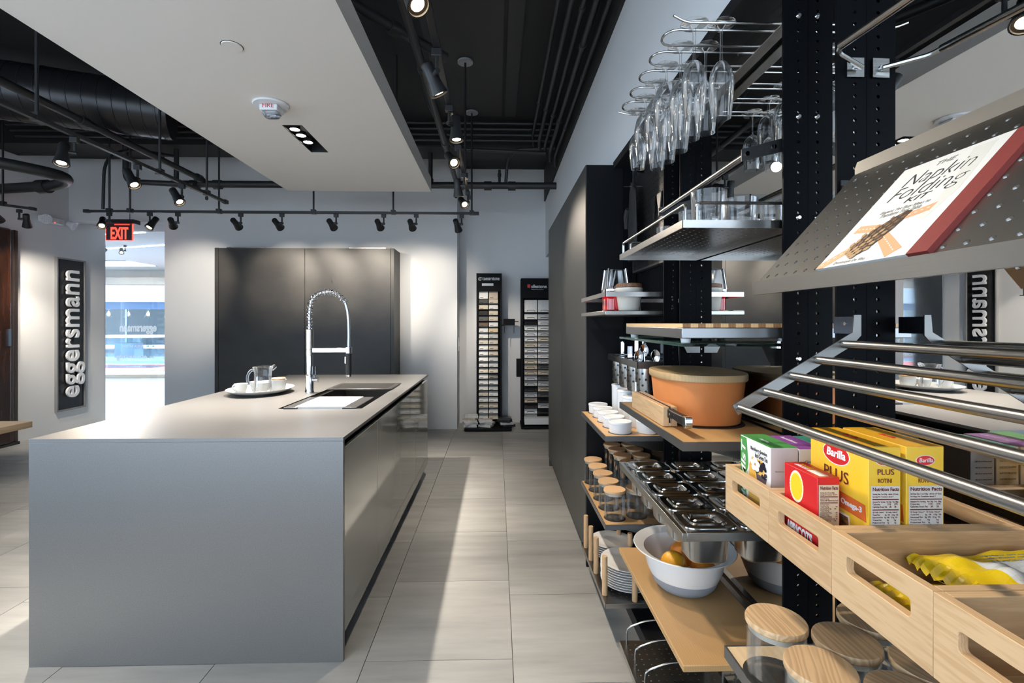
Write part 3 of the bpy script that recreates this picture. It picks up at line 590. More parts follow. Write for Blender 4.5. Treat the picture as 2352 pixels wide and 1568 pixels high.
build(MB().box(IX0 + .06, IX1 - .07, IY0 + .021, IY1 - .06, 0, .1), 'plinth', black_metal, t)
ys = [2.016, 2.572, 3.19, 3.772, 4.405]
for a, b in zip(ys, ys[1:]): build(MB().box(IX1 - .022, IX1 - .004, a + .0015, b - .0015, .10, .862), 'door', lacquer, t, .0012)
for a, b in zip(ys, ys[1:]): build(MB().box(IX0 + .004, IX0 + .0195, a + .0015, b - .0015, .10, .862), 'door', lacquer, t)
build(MB().box(IX1 - .0595, IX1 - .05, IY0 + .021, 4.405, .845, .893), 'grip_channel', mat('channel_dark', (.05, .05, .05), .3, metal=.8), t)
build(MB().box(IX0 + .02, IX1 - .004, 4.4055, IY1 - .003, .1, .862), 'end_panel', lacquer, t)
# sink with its sliding boards
t = thing('sink', 'dark inset kitchen sink under the boards in the island', 'sink', (-.96, 3.2, .66))
sk = mat('sink_steel', (.22, .21, .20), .25, metal=1)
b = MB(); x0, x1, y0, y1, z0 = KX0 + .001, KX1 - .001, KY0 + .001, KY1 - .001, .68
b.add([(x0, y0, .9085), (x1, y0, .9085), (x1, y1, .9085), (x0, y1, .9085), (x0, y0, z0), (x1, y0, z0), (x1, y1, z0), (x0, y1, z0)], [(4, 5, 6, 7), (0, 1, 5, 4), (1, 2, 6, 5), (2, 3, 7, 6), (3, 0, 4, 7)])
build(b, 'basin', sk, t, ang=0)
build(MB().box(x0, x0 + .018, y0, y1, .885, .892).box(x1 - .018, x1, y0, y1, .885, .892), 'ledge', mat('ledge_dark', (.06, .06, .06), .35, metal=.7), t)
build(MB().lathe([(.0001, .004), (.04, .004), (.045, 0)], (-.96, 3.22, .6805), n=20), 'drain', chrome, t)
t = thing('cutting_board', 'white sink cutting board with black side rails', 'cutting board', (-.955, 2.85, .89))
zz = []; nt_ = 16
poly = [(-1.085 - .006 * (k % 2), 2.662 + (3.028 - 2.662) * k / (2 * nt_)) for k in range(2 * nt_ + 1)]
poly2 = poly + [(-.825 + .006 * (k % 2), 3.028 - (3.028 - 2.662) * k / (2 * nt_)) for k in range(2 * nt_ + 1)]
build(MB().prism(poly2[::-1], idf, .905, .922), 'board', mat('board_white', (.86, .85, .83), .4), t)
for x0, x1 in ((-1.15, -1.075), (-.835, -.757)): build(MB().box(x0, x1, 2.655, 3.035, .8925, .919), 'side_rail', mat('rail_charcoal', (.03, .03, .032), .4), t, .003)
t = thing('drain_board', 'dark grooved drain board covering the far end of the sink', 'drain board', (-.95, 3.54, .89))
build(MB().box(-1.172, -.728, 3.385, 3.705, .9105, .922), 'board', mat('drainer_black', (.035, .033, .032), .3), t, .004)
g = MB()
for k in range(16): g.box(-1.14, -.76, 3.41 + .0175 * k, 3.418 + .0175 * k, .9221, .9235)
build(g, 'rib', mat('drainer_rib', (.05, .048, .045), .3), t)
# faucet
FX, FY = -1.244, 3.275
t = thing('faucet', 'chrome spring-neck kitchen faucet with black sprayer', 'faucet', (FX, FY, IZ))
build(MB().lathe([(.0001, 0), (.029, 0), (.029, .012), (.027, .02), (.027, .118), (.022, .123), (.022, .25)], (FX, FY, IZ), n=24), 'body', chrome, t)
build(MB().lathe([(.022, .25), (.0235, .252), (.0235, .285), (.021, .287), (.021, .29), (.0235, .292), (.0235, .418), (.016, .424), (.012, .424)], (FX, FY, IZ), n=24), 'sleeve', mat('satin_nickel', (.62, .57, .50), .22, metal=1), t)
build(MB().cyl((FX + .022, FY, IZ + .088), (FX + .05, FY, IZ + .088), .014, n=16).cyl((FX + .05, FY, IZ + .088), (FX + .056, FY, IZ + .088), .018, n=16).tube([(FX + .036, FY, IZ + .09), (FX + .038, FY + .005, IZ + .13), (FX + .036, FY + .01, IZ + .175)], .005, 8), 'lever', chrome, t)
SXF = FX + .258
build(MB().box(FX + .02, SXF, FY - .008, FY + .008, IZ + .268, IZ + .299).cyl((SXF, FY, IZ + .262), (SXF, FY, IZ + .305), .021, n=20), 'arm', chrome, t, .002)
path = [V((FX, FY, IZ + .42)), V((FX, FY, IZ + .50)), V((FX + .003, FY, IZ + .56))]
path += [V((FX + .118 - .113 * math.cos(a), FY, IZ + .575 + .095 * math.sin(a))) for a in [math.pi * k / 22 for k in range(2, 18)]]
path += [V((FX + .236, FY, IZ + .60)), V((FX + .251, FY, IZ + .545)), V((FX + .258, FY, IZ + .47)), V((SXF + .002, FY, IZ + .38)), V((SXF, FY, IZ + .30))]
build(MB().tube(path, .0085, 10), 'hose', mat('hose_steel', (.62, .64, .68), .25, metal=1), t)
# the coil follows the hose up and over
ln = [0.0]
for p, q in zip(path, path[1:]): ln.append(ln[-1] + (q - p).length)
def along(s_):
    for k in range(len(path) - 1):
        if s_ <= ln[k + 1]: return path[k].lerp(path[k + 1], (s_ - ln[k]) / (ln[k + 1] - ln[k])), (path[k + 1] - path[k]).normalized()
    return path[-1], (path[-1] - path[-2]).normalized()
S1 = ln[19]; turns = 21; hp = []
for k in range(turns * 12 + 1):
    p, d = along(S1 * k / (turns * 12)); u = d.cross(V((0, 1, 0))).normalized(); a = 2 * math.pi * k / 12
    hp.append(p + (u * math.cos(a) + V((0, 1, 0)) * math.sin(a)) * .0185)
build(MB().tube(hp, .0034, 6), 'spring', chrome, t)
rg = MB()
for k in range(40):
    p, d = along(ln[19] + (ln[-1] - ln[19]) * (k + .5) / 40); rg.lathe([(.0085, -.003), (.0105, -.001), (.0105, .001), (.0085, .003)], n=10).xf(Matrix.Identity(4))
    M = Matrix.Translation(p) @ d.to_track_quat('Z', 'Y').to_matrix().to_4x4()
    n40 = 40
    for j in range(len(rg.v) - n40, len(rg.v)): rg.v[j] = M @ rg.v[j]
build(rg, 'hose_ring', chrome, t)
sp = build(MB().lathe([(.0001, .12), (.019, .12), (.0195, .14), (.018, .262), (.0001, .262)], (SXF, FY, IZ), n=20), 'sprayer', rubber, t)
build(MB().lathe([(.0001, .10), (.017, .10), (.018, .105), (.018, .1415), (.0001, .1415)], (SXF, FY, IZ + .005), n=20), 'nozzle', chrome, t)
build(MB().box(SXF - .0245, SXF - .018, FY - .006, FY + .006, IZ + .195, IZ + .24), 'trigger', chrome, sp)
# tray with tea things
TX, TY = -1.56, 3.27
t = thing('serving_platter', 'white oval serving platter on the island', 'platter', (TX, TY, IZ))
build(MB().lathe([(.0001, .004), (.10, .003), (.135, .006), (.178, .020), (.197, .033), (.198, .036), (.19, .034), (.14, .013), (.10, .009), (.0001, .009)], (TX, TY, IZ), n=48, sx=1, sy=1.18), 'dish', white_gloss, t)
build(MB().lathe([(.10, .0035), (.10, 0), (.09, 0), (.09, .0035)], (TX, TY, IZ), n=40, sy=1.18), 'foot_ring', white_gloss, t)
bz = IZ + .0095
cups = []
def cup(x, y, label, ang):
    t = thing('tea_cup', label, 'cup', (x, y, bz), 'white cups on the platter')
    build(MB().lathe([(.0001, 0), (.022, 0), (.026, .004), (.036, .03), (.040, .062), (.038, .062), (.034, .03), (.022, .008), (.0001, .007)], (x, y, bz), n=26), 'bowl', white_gloss, t)
    dx, dy = math.cos(ang), math.sin(ang)
    build(MB().tube(arc((x + dx * .036, y + dy * .036, bz + .036), (dx, dy, 0), (0, 0, 1), .018, -1.5, 1.5, 10), .0045, 8), 'handle', white_gloss, t)
cup(TX - .10, TY - .06, 'white tea cup with its handle out at the left of the platter', math.pi)
cup(TX - .055, TY + .05, 'white tea cup behind the leftmost cup on the platter', 2.6)
cup(TX + .00, TY + .10, 'white tea cup behind the glass pitcher on the platter', 1.8)
cup(TX + .015, TY - .01, 'white tea cup half hidden by the glass pitcher', 2.2)
t = thing('sugar_pot', 'white lidded pot with a wooden lid on the platter', 'pot', (TX + .105, TY + .02, bz))
build(MB().lathe([(.0001, 0), (.036, 0), (.040, .004), (.048, .04), (.050, .078), (.047, .078), (.044, .04), (.03, .01), (.0001, .009)], (TX + .105, TY + .02, bz), n=28), 'bowl', white_gloss, t)
build(MB().lathe([(.0001, .078), (.044, .078), (.0445, .086), (.042, .09), (.0001, .09)], (TX + .105, TY + .02, bz), n=28), 'lid', lid_wood, t)
px, py = TX + .065, TY - .11
t = thing('glass_pitcher', 'clear glass pitcher with curled handle on the platter', 'pitcher', (px, py, bz))
build(MB().lathe([(.0001, .002), (.042, 0), (.054, .01), (.055, .05), (.05, .11), (.052, .15), (.061, .175), (.058, .176), (.049, .15), (.047, .11), (.052, .05), (.05, .014), (.0001, .012)], (px, py, bz), n=32), 'vessel', clear, t)
build(MB().tube(fillet([(px - .049, py, bz + .15), (px - .075, py, bz + .155), (px - .10, py, bz + .12), (px - .095, py, bz + .06), (px - .055, py, bz + .03)], .03), .008, 10), 'handle', glass('handle_glass', (.95, .97, 1), 1.3, .8), t)
build(MB().tube([(px + .048, py, bz + .155), (px + .062, py, bz + .168), (px + .078, py, bz + .18)], [.012, .016, .012], 10, cap=False), 'spout', clear, t)

# ================================================================ tall cabinets
CX0, CX1, CF = -3.406, -1.252, 5.98
t = thing('tall_cabinet', 'dark two-door tall cabinet against the back wall', 'cabinet', ((CX0 + CX1) / 2, 6.16, 0))
build(MB().box(CX0, CX0 + .043, CF, 6.343, 0, 2.285), 'side_panel', dark_oak, t, .001)
build(MB().box(CX1 - .043, CX1, CF, 6.343, 0, 2.285), 'side_panel', dark_oak, t, .001)
build(MB().box(CX0 + .046, -2.3315, CF + .001, CF + .022, .06, 2.282), 'door', dark_oak, t, .0012)
build(MB().box(-2.3275, CX1 - .046, CF + .001, CF + .022, .06, 2.282), 'door', dark_oak, t, .0012)
build(MB().box(CX0 + .044, CX1 - .044, CF + .03, 6.34, .05, 2.278), 'carcass', black_metal, t)
build(MB().box(CX0 + .044, CX1 - .044, CF + .05, 6.34, 0, .05), 'plinth', black_metal, t)
for x0, x1 in ((-3.28, -2.82), (-1.80, -1.36)):
    q = build(MB().box(x0, x1, CF + .03, CF + .07, 2.2855, 2.297), 'top_track', steel_y, t)
    for x in (x0 + .03, x1 - .03): build(MB().cyl((x, CF + .05, 2.297), (x, CF + .05, 2.304), .009, n=10), 'adjuster', chrome, q)
t = thing('larder_cabinet', 'charcoal two-door tall cabinet at the end of the shelving', 'cabinet', (.67, 3.7, 0))
build(MB().box(.505, .839, 2.734, 2.758, 0, 2.265), 'side_panel', navy_black, t, .001)
build(MB().box(.505, .839, 4.676, 4.70, 0, 2.265), 'side_panel', charcoal, t, .001)
build(MB().box(.50, .522, 2.7345, 3.7475, .085, 2.264), 'door', charcoal, t, .0012)
build(MB().box(.50, .522, 3.7505, 4.6995, .085, 2.264), 'door', charcoal, t, .0012)
build(MB().box(.53, .835, 2.759, 4.675, .085, 2.26), 'carcass', black_metal, t)
build(MB().box(.535, .80, 2.76, 4.67, 0, .085), 'plinth', black_metal, t)

# ================================================================ stone sample towers
blk = mat('tower_black', (.008, .008, .009), .55, spec=.08)
stones = {'white': (.80, .79, .77), 'pale grey': (.55, .55, .55), 'cream': (.66, .58, .46), 'beige': (.58, .48, .38), 'black': (.02, .02, .022), 'dark grey': (.10, .10, .10), 'sand': (.70, .55, .36), 'brown speckled': (.12, .075, .05)}
def stone(c): return mat('stone_' + c.replace(' ', '_'), stones[c], .3, noise=((28, 28, 28), 5, tuple(v * .82 for v in stones[c]), .25))
def sample(x, y, z, wd, ht, c, label, group, clip=False, tilt=.42):
    t = thing('stone_sample', label, 'stone sample', (x, y, z), group)
    M = Matrix.Translation(V((x, y, z))) @ Matrix.Rotation(-tilt, 4, 'X')
    build(MB().box(-wd / 2, wd / 2, 0, .012, 0, ht).xf(M), 'slab', stone(c), t, .001)
    if clip: build(MB().tube([M @ V(p) for p in fillet([(-wd * .3, -.002, .012), (-wd * .26, -.004, .026), (wd * .26, -.004, .026), (wd * .3, -.002, .012)], .006, 3)], .003, 5), 'clip', blk, t)
    else: build(MB().box(-wd * .40, -wd * .02, -.0012, -.0002, .010, .016).xf(M), 'label_strip', blk, t)
def tower(name, label, x0, x1, yf, zt, base, head):
    t = thing(name, label, 'sample rack', ((x0 + x1) / 2, yf + .1, 0))
    build(MB().box(x0, x0 + .028, yf, yf + .22, .04, zt).box(x1 - .028, x1, yf, yf + .22, .04, zt), 'side_panel', blk, t, .002)
    build(MB().box(x0 + .028, x1 - .028, yf + .15, yf + .17, .04, zt - .001), 'back_panel', blk, t)
    build(MB().box(x0, x1, yf - .012, yf - .0005, zt - head, zt), 'header', blk, t, .002)
    build(MB().box(base[0], base[1], base[2], yf + .24, .012, .04), 'base', blk, t, .006)
    return t
t = tower('stone_sample_tower', 'narrow black stone sample tower with a white logo header', -.268, .066, 6.44, 2.03, (-.41, .19, 6.16), .24)
for x in (-.37, .15): build(MB().cyl((x, 6.22, 0), (x, 6.22, .012), .014, n=12), 'glide', chrome, t)
logo_w = mat('logo_white', (.72, .74, .76), .5)
text('caesarstone', 'lettering', logo_w, t, frame((-.190, 6.4275, 1.94), (1, 0, 0), (0, 0, 1)), .05, width=.225, height=.042, ext=.0004, off=.0008)
build(MB().tube(arc((-.222, 6.4275, 1.955), (1, 0, 0), (0, 0, 1), .020, .4, 5.9, 20), .003, 6).tube(arc((-.216, 6.4275, 1.955), (1, 0, 0), (0, 0, 1), .011, .4, 5.9, 14), .0025, 6).tube([(-.228, 6.4275, 1.975), (-.19, 6.4275, 1.972)], .0025, 6), 'logo_mark', logo_w, t)
build(MB().box(-.195, -.045, 6.4255, 6.4278, 1.865, 1.898), 'info_plate', mat('plate_silver', (.62, .64, .66), .4), t)
build(MB().box(.0665, .10, 6.47, 6.58, 1.34, 1.352).box(.09, .24, 6.46, 6.58, 1.345, 1.43).box(.10, .106, 6.46, 6.47, 1.24, 1.345).box(.225, .231, 6.46, 6.47, 1.24, 1.345).box(.2405, .29, 6.49, 6.52, 1.39, 1.40), 'side_handle_tray', blk, t)
colA = ['dark grey', 'cream', 'black', 'dark grey', 'brown speckled', 'white', 'white', 'cream', 'white', 'white', 'white', 'pale grey', 'cream', 'white', 'white', 'white', 'cream', 'white', 'cream', 'white', 'white']
colB = ['cream', 'white', 'cream', 'cream', 'white', 'sand', 'pale grey', 'cream', 'beige', 'beige', 'pale grey', 'pale grey', 'cream', 'dark grey', 'white', 'pale grey', 'white', 'white', 'cream', 'white', 'cream']
GA = 'stone samples in the narrow tower'
lg = MB()
for c, (x, cc, nm) in enumerate(((-.176, 'white', 'left'), (-.044, 'beige', 'right'))):
    sample(x, 6.45, 1.652 + .045, .118, .125, cc, 'largest %s stone sample at the top %s of the narrow tower' % (cc if cc == 'white' else 'veined beige', nm), GA, tilt=.22)
for r in range(21):
    z = 1.635 - .0764 * r
    lg.box(-.238, .036, 6.438, 6.452, z - .009, z - .001)
    for c, x in enumerate((-.176, -.044)):
        cc = (colA, colB)[c][r]
        sample(x, 6.445, z, .120, .066, cc, '%s stone sample, small row %s from top, %s column, narrow tower' % (cc, ORD[r], ('left', 'right')[c]), GA)
build(lg, 'ledge', blk, t)
# piles on the base
k = 0
for nm, x, col, n in (('left', -.34, ['white', 'white', 'white', 'cream', 'white'], 5), ('middle', -.13, ['white', 'pale grey', 'white'], 3), ('right', .12, ['black', 'pale grey', 'black', 'black'], 4)):
    for j in range(n):
        a = RND.uniform(-.45, .45); M = Matrix.Translation((x + RND.uniform(-.02, .02), 6.30, .0405 + .0305 * j if nm != 'middle' else .0405 + .0305 * j)) @ Matrix.Rotation(a, 4, 'Z')
        tag(build(MB().box(-.085, .085, -.06, .06, 0, .03).xf(M), 'stone_sample_block', stone(col[j]), bev=.002), '%s stone block, %s from the bottom of the %s pile on the tower base' % (col[j], ORD[j], nm), 'stone sample', 'loose stone blocks on the tower base')
t = tower('stone_sample_tower', 'wider black stone sample tower beside the charcoal cabinet', .322, .80, 6.45, 1.967, (.315, .83, 6.28), .26)
text('silestone', 'lettering', logo_w, t, frame((.455, 6.4375, 1.84), (1, 0, 0), (0, 0, 1)), .05, width=.205, height=.045, ext=.0004, off=.0012)
text('Designed by cosentino', 'lettering', logo_w, t, frame((.458, 6.4375, 1.815), (1, 0, 0), (0, 0, 1)), .02, width=.16, height=.013, ext=.0004)
build(MB().box(.405, .444, 6.436, 6.4378, 1.842, 1.885), 'logo_mark', mat('logo_red', (.62, .03, .03), .5), t)
build(MB().box(.36, .78, 6.30, 6.44, .06, .14), 'bottom_tray', mat('tray_white', (.70, .70, .70), .4), t, .003)
build(MB().box(.262, .3215, 6.46, 6.54, .66, .90), 'brochure_holder', blk, t, .004)
SA = ['white', 'white', 'black', 'white', 'white', 'white', 'cream', 'white', 'white', 'cream', 'beige', 'beige', 'pale grey', 'pale grey', 'black', 'pale grey', 'beige', 'black', 'white', 'white']
SB = ['white', 'pale grey', 'white', 'white', 'pale grey', 'cream', 'pale grey', 'white', 'white', 'pale grey', 'dark grey', 'beige', 'dark grey', 'pale grey', 'beige', 'dark grey', 'black', 'pale grey', 'black', 'black']
GB = 'stone samples in the wider tower'; lg = MB()
for r in range(20):
    z = (1.52 if r == 0 else 1.555 - .0735 * (r + .75)); ht = .17 if r == 0 else .085
    lg.box(.36, .76, 6.445, 6.458, z - .009, z - .001)
    for c, x in enumerate((.452, .632)):
        cc = (SA, SB)[c][r]
        sample(x, 6.455, z, .168, ht, cc, '%s stone sample, row %s from top, %s column, wider tower' % (cc, ORD[r], ('left', 'right')[c]), GB, clip=True, tilt=.3 if r == 0 else .55)
build(lg, 'ledge', blk, t)
# switch plate and socket cover on the pier's return edge
t = thing('light_switch', 'white switch plate on the return of the white pier', 'switch', (-.51, 6.55, 1.05))
build(MB().box(-.5135, -.505, 6.50, 6.58, 1.0, 1.18), 'plate', white_plastic, t, .002)
build(MB().box(-.505, -.500, 6.525, 6.555, 1.06, 1.12), 'rocker', white_plastic, t)
# ================================================================ open pantry shelving on the right wall
SF, SB_ = .467, .765          # shelf front and back
B1, B2, B3 = (1.214, 1.845), (2.09, 2.686), (.36, .987)
mir_x = lambda y: .7735 - math.tan(math.radians(1.15)) * (y - 1.0)
m = MB(); a, b = -.45, 1.085
m.hexa([(mir_x(a), a, .06), (mir_x(a) + .006, a, .06), (mir_x(b) + .006, b, .06), (mir_x(b), b, .06), (mir_x(a), a, 2.243), (mir_x(a) + .006, a, 2.243), (mir_x(b) + .006, b, 2.243), (mir_x(b), b, 2.243)])
tag(build(m, 'pantry_mirror', mirror_m, ang=0), 'mirror behind the book shelf and crates bay', 'mirror')
tag(build(MB().box(.772, .778, 1.09, 2.045, .06, 2.243), 'pantry_mirror', mirror_m, ang=0), 'mirror behind the wine glass and terracotta pot bay', 'mirror')
tag(build(MB().box(.778, .784, 2.068, 2.73, .02, 2.243), 'black_glass_panel', mat('black_glass', (.006, .007, .009), .05, spec=.6)), 'black glass back panel beside the charcoal cabinet', 'panel')
tag(build(MB().box(.62, .838, -.45, 2.73, 0, .055), 'shelving_plinth', black_metal), 'low black plinth under the pantry shelving', 'plinth')
# uprights: pairs of thin drilled plates
def side_plate(parent, y):
    b = MB(); xb = .773 if y < 1.05 else .7716
    z = .06
    while z < 2.225:
        b.holed((.71, z, xb, z + .025), (.7445, z + .0085, .7525, z + .0165), .0038, lambda a, c, t: (a, t, c), y, y + .006, 2); z += .025
    return build(b, 'side_plate', post_metal, parent, ang=25)
def upright(label, y0, y1, zb0, zb1):
    t = thing('shelf_upright', label, 'upright post', (.74, (y0 + y1) / 2, .0555))
    for y, zb in ((y0, zb0), (y1, zb1)):
        if y is None: continue
        p = side_plate(t, y)
        for z in zb: build(MB().cyl((.7485, y - .0045, z), (.7485, y - .0002, z), .0042, .0068, n=14).cyl((.7485, y - .0052, z), (.7485, y - .0046, z), .0022, n=6), 'bolt', chrome, p)
    build(MB().box(.708, .766, y0, y1 + .006, .056, .06), 'foot_plate', post_metal, t)
    build(MB().box(.708, .766, y0, y1 + .006, 2.236, 2.243), 'head_plate', post_metal, t)
    return t
upright('drilled black upright between the wine glass bay and the book shelf bay', 1.0, 1.19, (1.02,), (2.135, 1.885, 1.635, 1.285, .785))
upright('drilled black upright between the wine glass bay and the far jar bay', 1.872, 2.056, (), (1.485, 1.435, 1.285))
upright('drilled black upright against the charcoal tall cabinet', 2.69, 2.722, (), ())

def wood_shelf(label, y0, y1, z, mt=beech, th=.022):
    t = thing('wooden_shelf', label, 'shelf', (.62, (y0 + y1) / 2, z - th))
    build(MB().box(SF + .004, SB_ - .004, y0 + .004, y1 - .004, z - th + .003, z), 'board', mt, t)
    build(MB().box(SF, SF + .0038, y0, y1, z - th, z + .0006), 'edge_strip', dark_steel, t)
    build(MB().box(SB_ - .0038, SB_, y0, y1, z - th, z + .0006), 'edge_strip', dark_steel, t)
    for y in (y0, y1 - .0038): build(MB().box(SF + .0038, SB_ - .0038, y, y + .0038, z - th, z + .0006), 'edge_strip', dark_steel, t)
    for y, s in ((y0 + .03, 1), (y1 - .03, -1)): build(MB().prism([(.52, z - th - .0005), (.764, z - th - .0005), (.764, z - th - .05), (.70, z - th - .05)], lambda a, c, tt: (a, tt, c), y - .0015, y + .0015), 'bracket', steel_shaded, t)
    return t
def socket(t, x, y, z, r): build(MB().lathe([(.0001, .0012), (r, .0012), (r + .0015, .0006), (r + .0015, 0)], (x, y, z), n=30), 'recess_shade_disc', recess_shade, t)  # flat dark disc instead of a hole, its shade put into the colour
def perf_shelf(name, label, y0, y1, z, cell=.0265, hr=.0032, lip=.02, down=True, x0=SF):
    t = thing(name, label, 'shelf', (.62, (y0 + y1) / 2, z - lip))
    b = MB().perf(x0 + .0016, SB_ - .0016, y0 + .0016, y1 - .0016, cell, hr, lambda a, c, tt: (a, c, tt), z - .0015, z, .012)
    build(b, 'perforated_plate', steel_shaded, t, ang=0)
    for q in ((x0, x0 + .0015, y0, y1), (SB_ - .0015, SB_, y0, y1), (x0, SB_, y0, y0 + .0015), (x0, SB_, y1 - .0015, y1)):
        build(MB().box(q[0], q[1], q[2], q[3], z - lip, z), 'folded_lip', steel_y if q[1] - q[0] < .01 else steel, t)
    return t
# ---------------- bay 1: wine glass rack
RZ, RP, RS0 = 2.152, .105, 1.267
t = thing('wine_glass_rack', 'steel wire wine glass rack hanging under the niche top', 'glass rack', (.6, 1.53, RZ))
wx0, wx1 = .452, .735; wr = .0032
for k in range(5):
    y0, y1 = RS0 + RP * k + .016, RS0 + RP * (k + 1) - .016; yc, hw = (y0 + y1) / 2, (y1 - y0) / 2
    pts = [V((wx1, y0, RZ))] + [V((wx0 + hw * .9 - hw * .9 * math.sin(a), yc - hw * math.cos(a), RZ)) for a in [math.pi * i / 12 for i in range(13)]] + [V((wx1, y1, RZ))]
    build(MB().tube(pts, wr, 8), 'wire_loop', steel, t)
for y, s in ((RS0 - .016, -1), (RS0 + 5 * RP + .016, 1)): build(MB().tube(fillet([(wx1, y, RZ), (.49, y, RZ), (.455, y + s * .008, RZ + .012)], .02), wr, 8), 'wire_arm', steel, t)
build(MB().box(.728, .762, 1.222, 1.84, RZ - .016, RZ + .016), 'back_bar', steel_y, t, .002)
wg = None
def make_wine(hz, label, goblet=False):
    t = thing('wine_glass', label, 'wine glass', (0, 0, 0), 'wine glasses hanging in the rack'); s = hz / .25
    foot = MB().lathe([(.0001, .0), (.034, -.0015), (.0355, -.003), (.034, -.0042), (.012, -.007), (.0048, -.014)], n=28)
    build(foot, 'foot', clear, t)
    build(MB().lathe([(.0048, -.014), (.0036, -.03), (.0034, -.085 * s), (.0048, -.098 * s)], n=12), 'stem', clear, t)
    if goblet:
        for ch in [c for c in bpy.data.objects if c.parent == t and c.name.startswith('stem')]: bpy.data.objects.remove(ch)
        build(MB().lathe([(.0048, -.014), (.0038, -.024), (.0036, -.042), (.0052, -.052)], n=12), 'stem', clear, t)
        z = lambda q: -.052 - q * (hz - .052)
        build(MB().lathe([(.0052, z(0)), (.018, z(.04)), (.031, z(.16)), (.0375, z(.34)), (.038, z(.46)), (.0345, z(.72)), (.029, z(1.0)), (.0283, z(1.0)), (.0337, z(.72)), (.0371, z(.46)), (.0366, z(.34)), (.030, z(.17)), (.016, z(.06)), (.0001, z(.045))], n=28), 'bowl', clear, t)
        return t
    z = lambda q: -.098 * s - q * s
    build(MB().lathe([(.0048, z(0)), (.014, z(.006)), (.0255, z(.024)), (.0312, z(.048)), (.0318, z(.066)), (.029, z(.105)), (.0245, z(.15)), (.0238, z(.15)), (.0282, z(.105)), (.031, z(.066)), (.0304, z(.048)), (.0247, z(.026)), (.012, z(.010)), (.0001, z(.008))], n=28), 'bowl', clear, t)
    return t
hs = (.252, .25, .226, .2261, .2262, .22); first = {}
for k in range(6):
    for j, x in enumerate((.518, .590)):
        lb = ('upside-down goblet with a short stem, %s slot' if 2 <= k <= 4 else 'upside-down long-stemmed wine glass, %s slot') % ORD[k] + ' from the near end, ' + ('aisle side', 'mirror side')[j]
        lb_ = 'upside-down wine glass, %s slot from the near end, %s' % (ORD[k], ('aisle side', 'mirror side')[j])
        loc = (x + (.004 if k % 2 else 0), RS0 + RP * k, RZ + .0085)
        if hs[k] not in first: first[hs[k]] = make_wine(hs[k], lb, 2 <= k <= 4); first[hs[k]].location = loc
        else: copy_tree(first[hs[k]], loc, lb)
# hanging rail of bay 1
t = thing('hanging_rail', 'steel hanging rail behind the tumblers shelf', 'rail', (.63, 1.53, 1.80))
build(MB().cyl((.628, 1.222, 1.797), (.628, 1.842, 1.797), .0085, n=14), 'rod', steel_y, t)
build(MB().hexa([(.618, 1.2145, 1.782), (.764, 1.2145, 1.817), (.764, 1.2185, 1.817), (.618, 1.2185, 1.782), (.618, 1.2145, 1.812), (.764, 1.2145, 1.852), (.764, 1.2185, 1.852), (.618, 1.2185, 1.812)]), 'bracket', black_metal, t)
build(MB().hexa([(.618, 1.8445, 1.782), (.764, 1.8445, 1.80), (.764, 1.8485, 1.80), (.618, 1.8485, 1.782), (.618, 1.8445, 1.812), (.764, 1.8445, 1.85), (.764, 1.8485, 1.85), (.618, 1.8485, 1.812)]), 'bracket', black_metal, t)
for x in (.632, .70): build(MB().cyl((x, 1.2115, 1.80 + (x - .63) * .27), (x, 1.2145, 1.80 + (x - .63) * .27), .006, n=12), 'screw', chrome, t)
# tumbler shelf
t = perf_shelf('perforated_shelf', 'perforated steel shelf carrying glass tumblers', *B1, 1.633)
tz = 1.633
rl = MB().tube(fillet([(SF + .012, B1[0] + .012, tz), (SF + .012, B1[0] + .012, tz + .042), (SF + .012, B1[1] - .012, tz + .042), (SF + .012, B1[1] - .012, tz)], .012), .004, 8)
build(rl, 'guard_rail', steel_y, t)
for y in (B1[0] + .008, B1[1] - .008): build(MB().tube(fillet([(SF + .04, y, tz), (SF + .04, y, tz + .045), (.752, y, tz + .045), (.752, y, tz)], .012), .004, 8), 'guard_rail', steel, t)
def tumbler(x, y, r, h, label):
    t = thing('glass_tumbler', label, 'tumbler', (x, y, tz + .0003), 'tumblers on the perforated shelf')
    build(MB().lathe([(.0001, .0), (r * .86, 0), (r * .9, .004), (r, h), (r - .0018, h), (r * .88, .012), (.0001, .010)], (x, y, tz + .0003), n=30), 'vessel', clear, t)
    build(MB().lathe([(.0001, .002), (r * .85, .002), (r * .86, .0095), (.0001, .0095)], (x, y, tz + .0003), n=24), 'thick_base', glass('base_glass', (.88, .9, .9), 1.2, .8), t)
tumbler(.582, 1.325, .047, .10, 'largest glass tumbler at the front of the perforated shelf')
tumbler(.695, 1.375, .047, .092, 'glass tumbler right of the largest one, by the mirror')
tumbler(.60, 1.50, .034, .085, 'small glass tumbler behind the largest one')
tumbler(.735, 1.285, .030, .055, 'short glass tumbler at the near right corner by the upright')
tumbler(.60, 1.70, .038, .075, 'small glass tumbler at the far end of the shelf')
tumbler(.70, 1.60, .036, .08, 'small glass tumbler by the mirror, second from the far end')
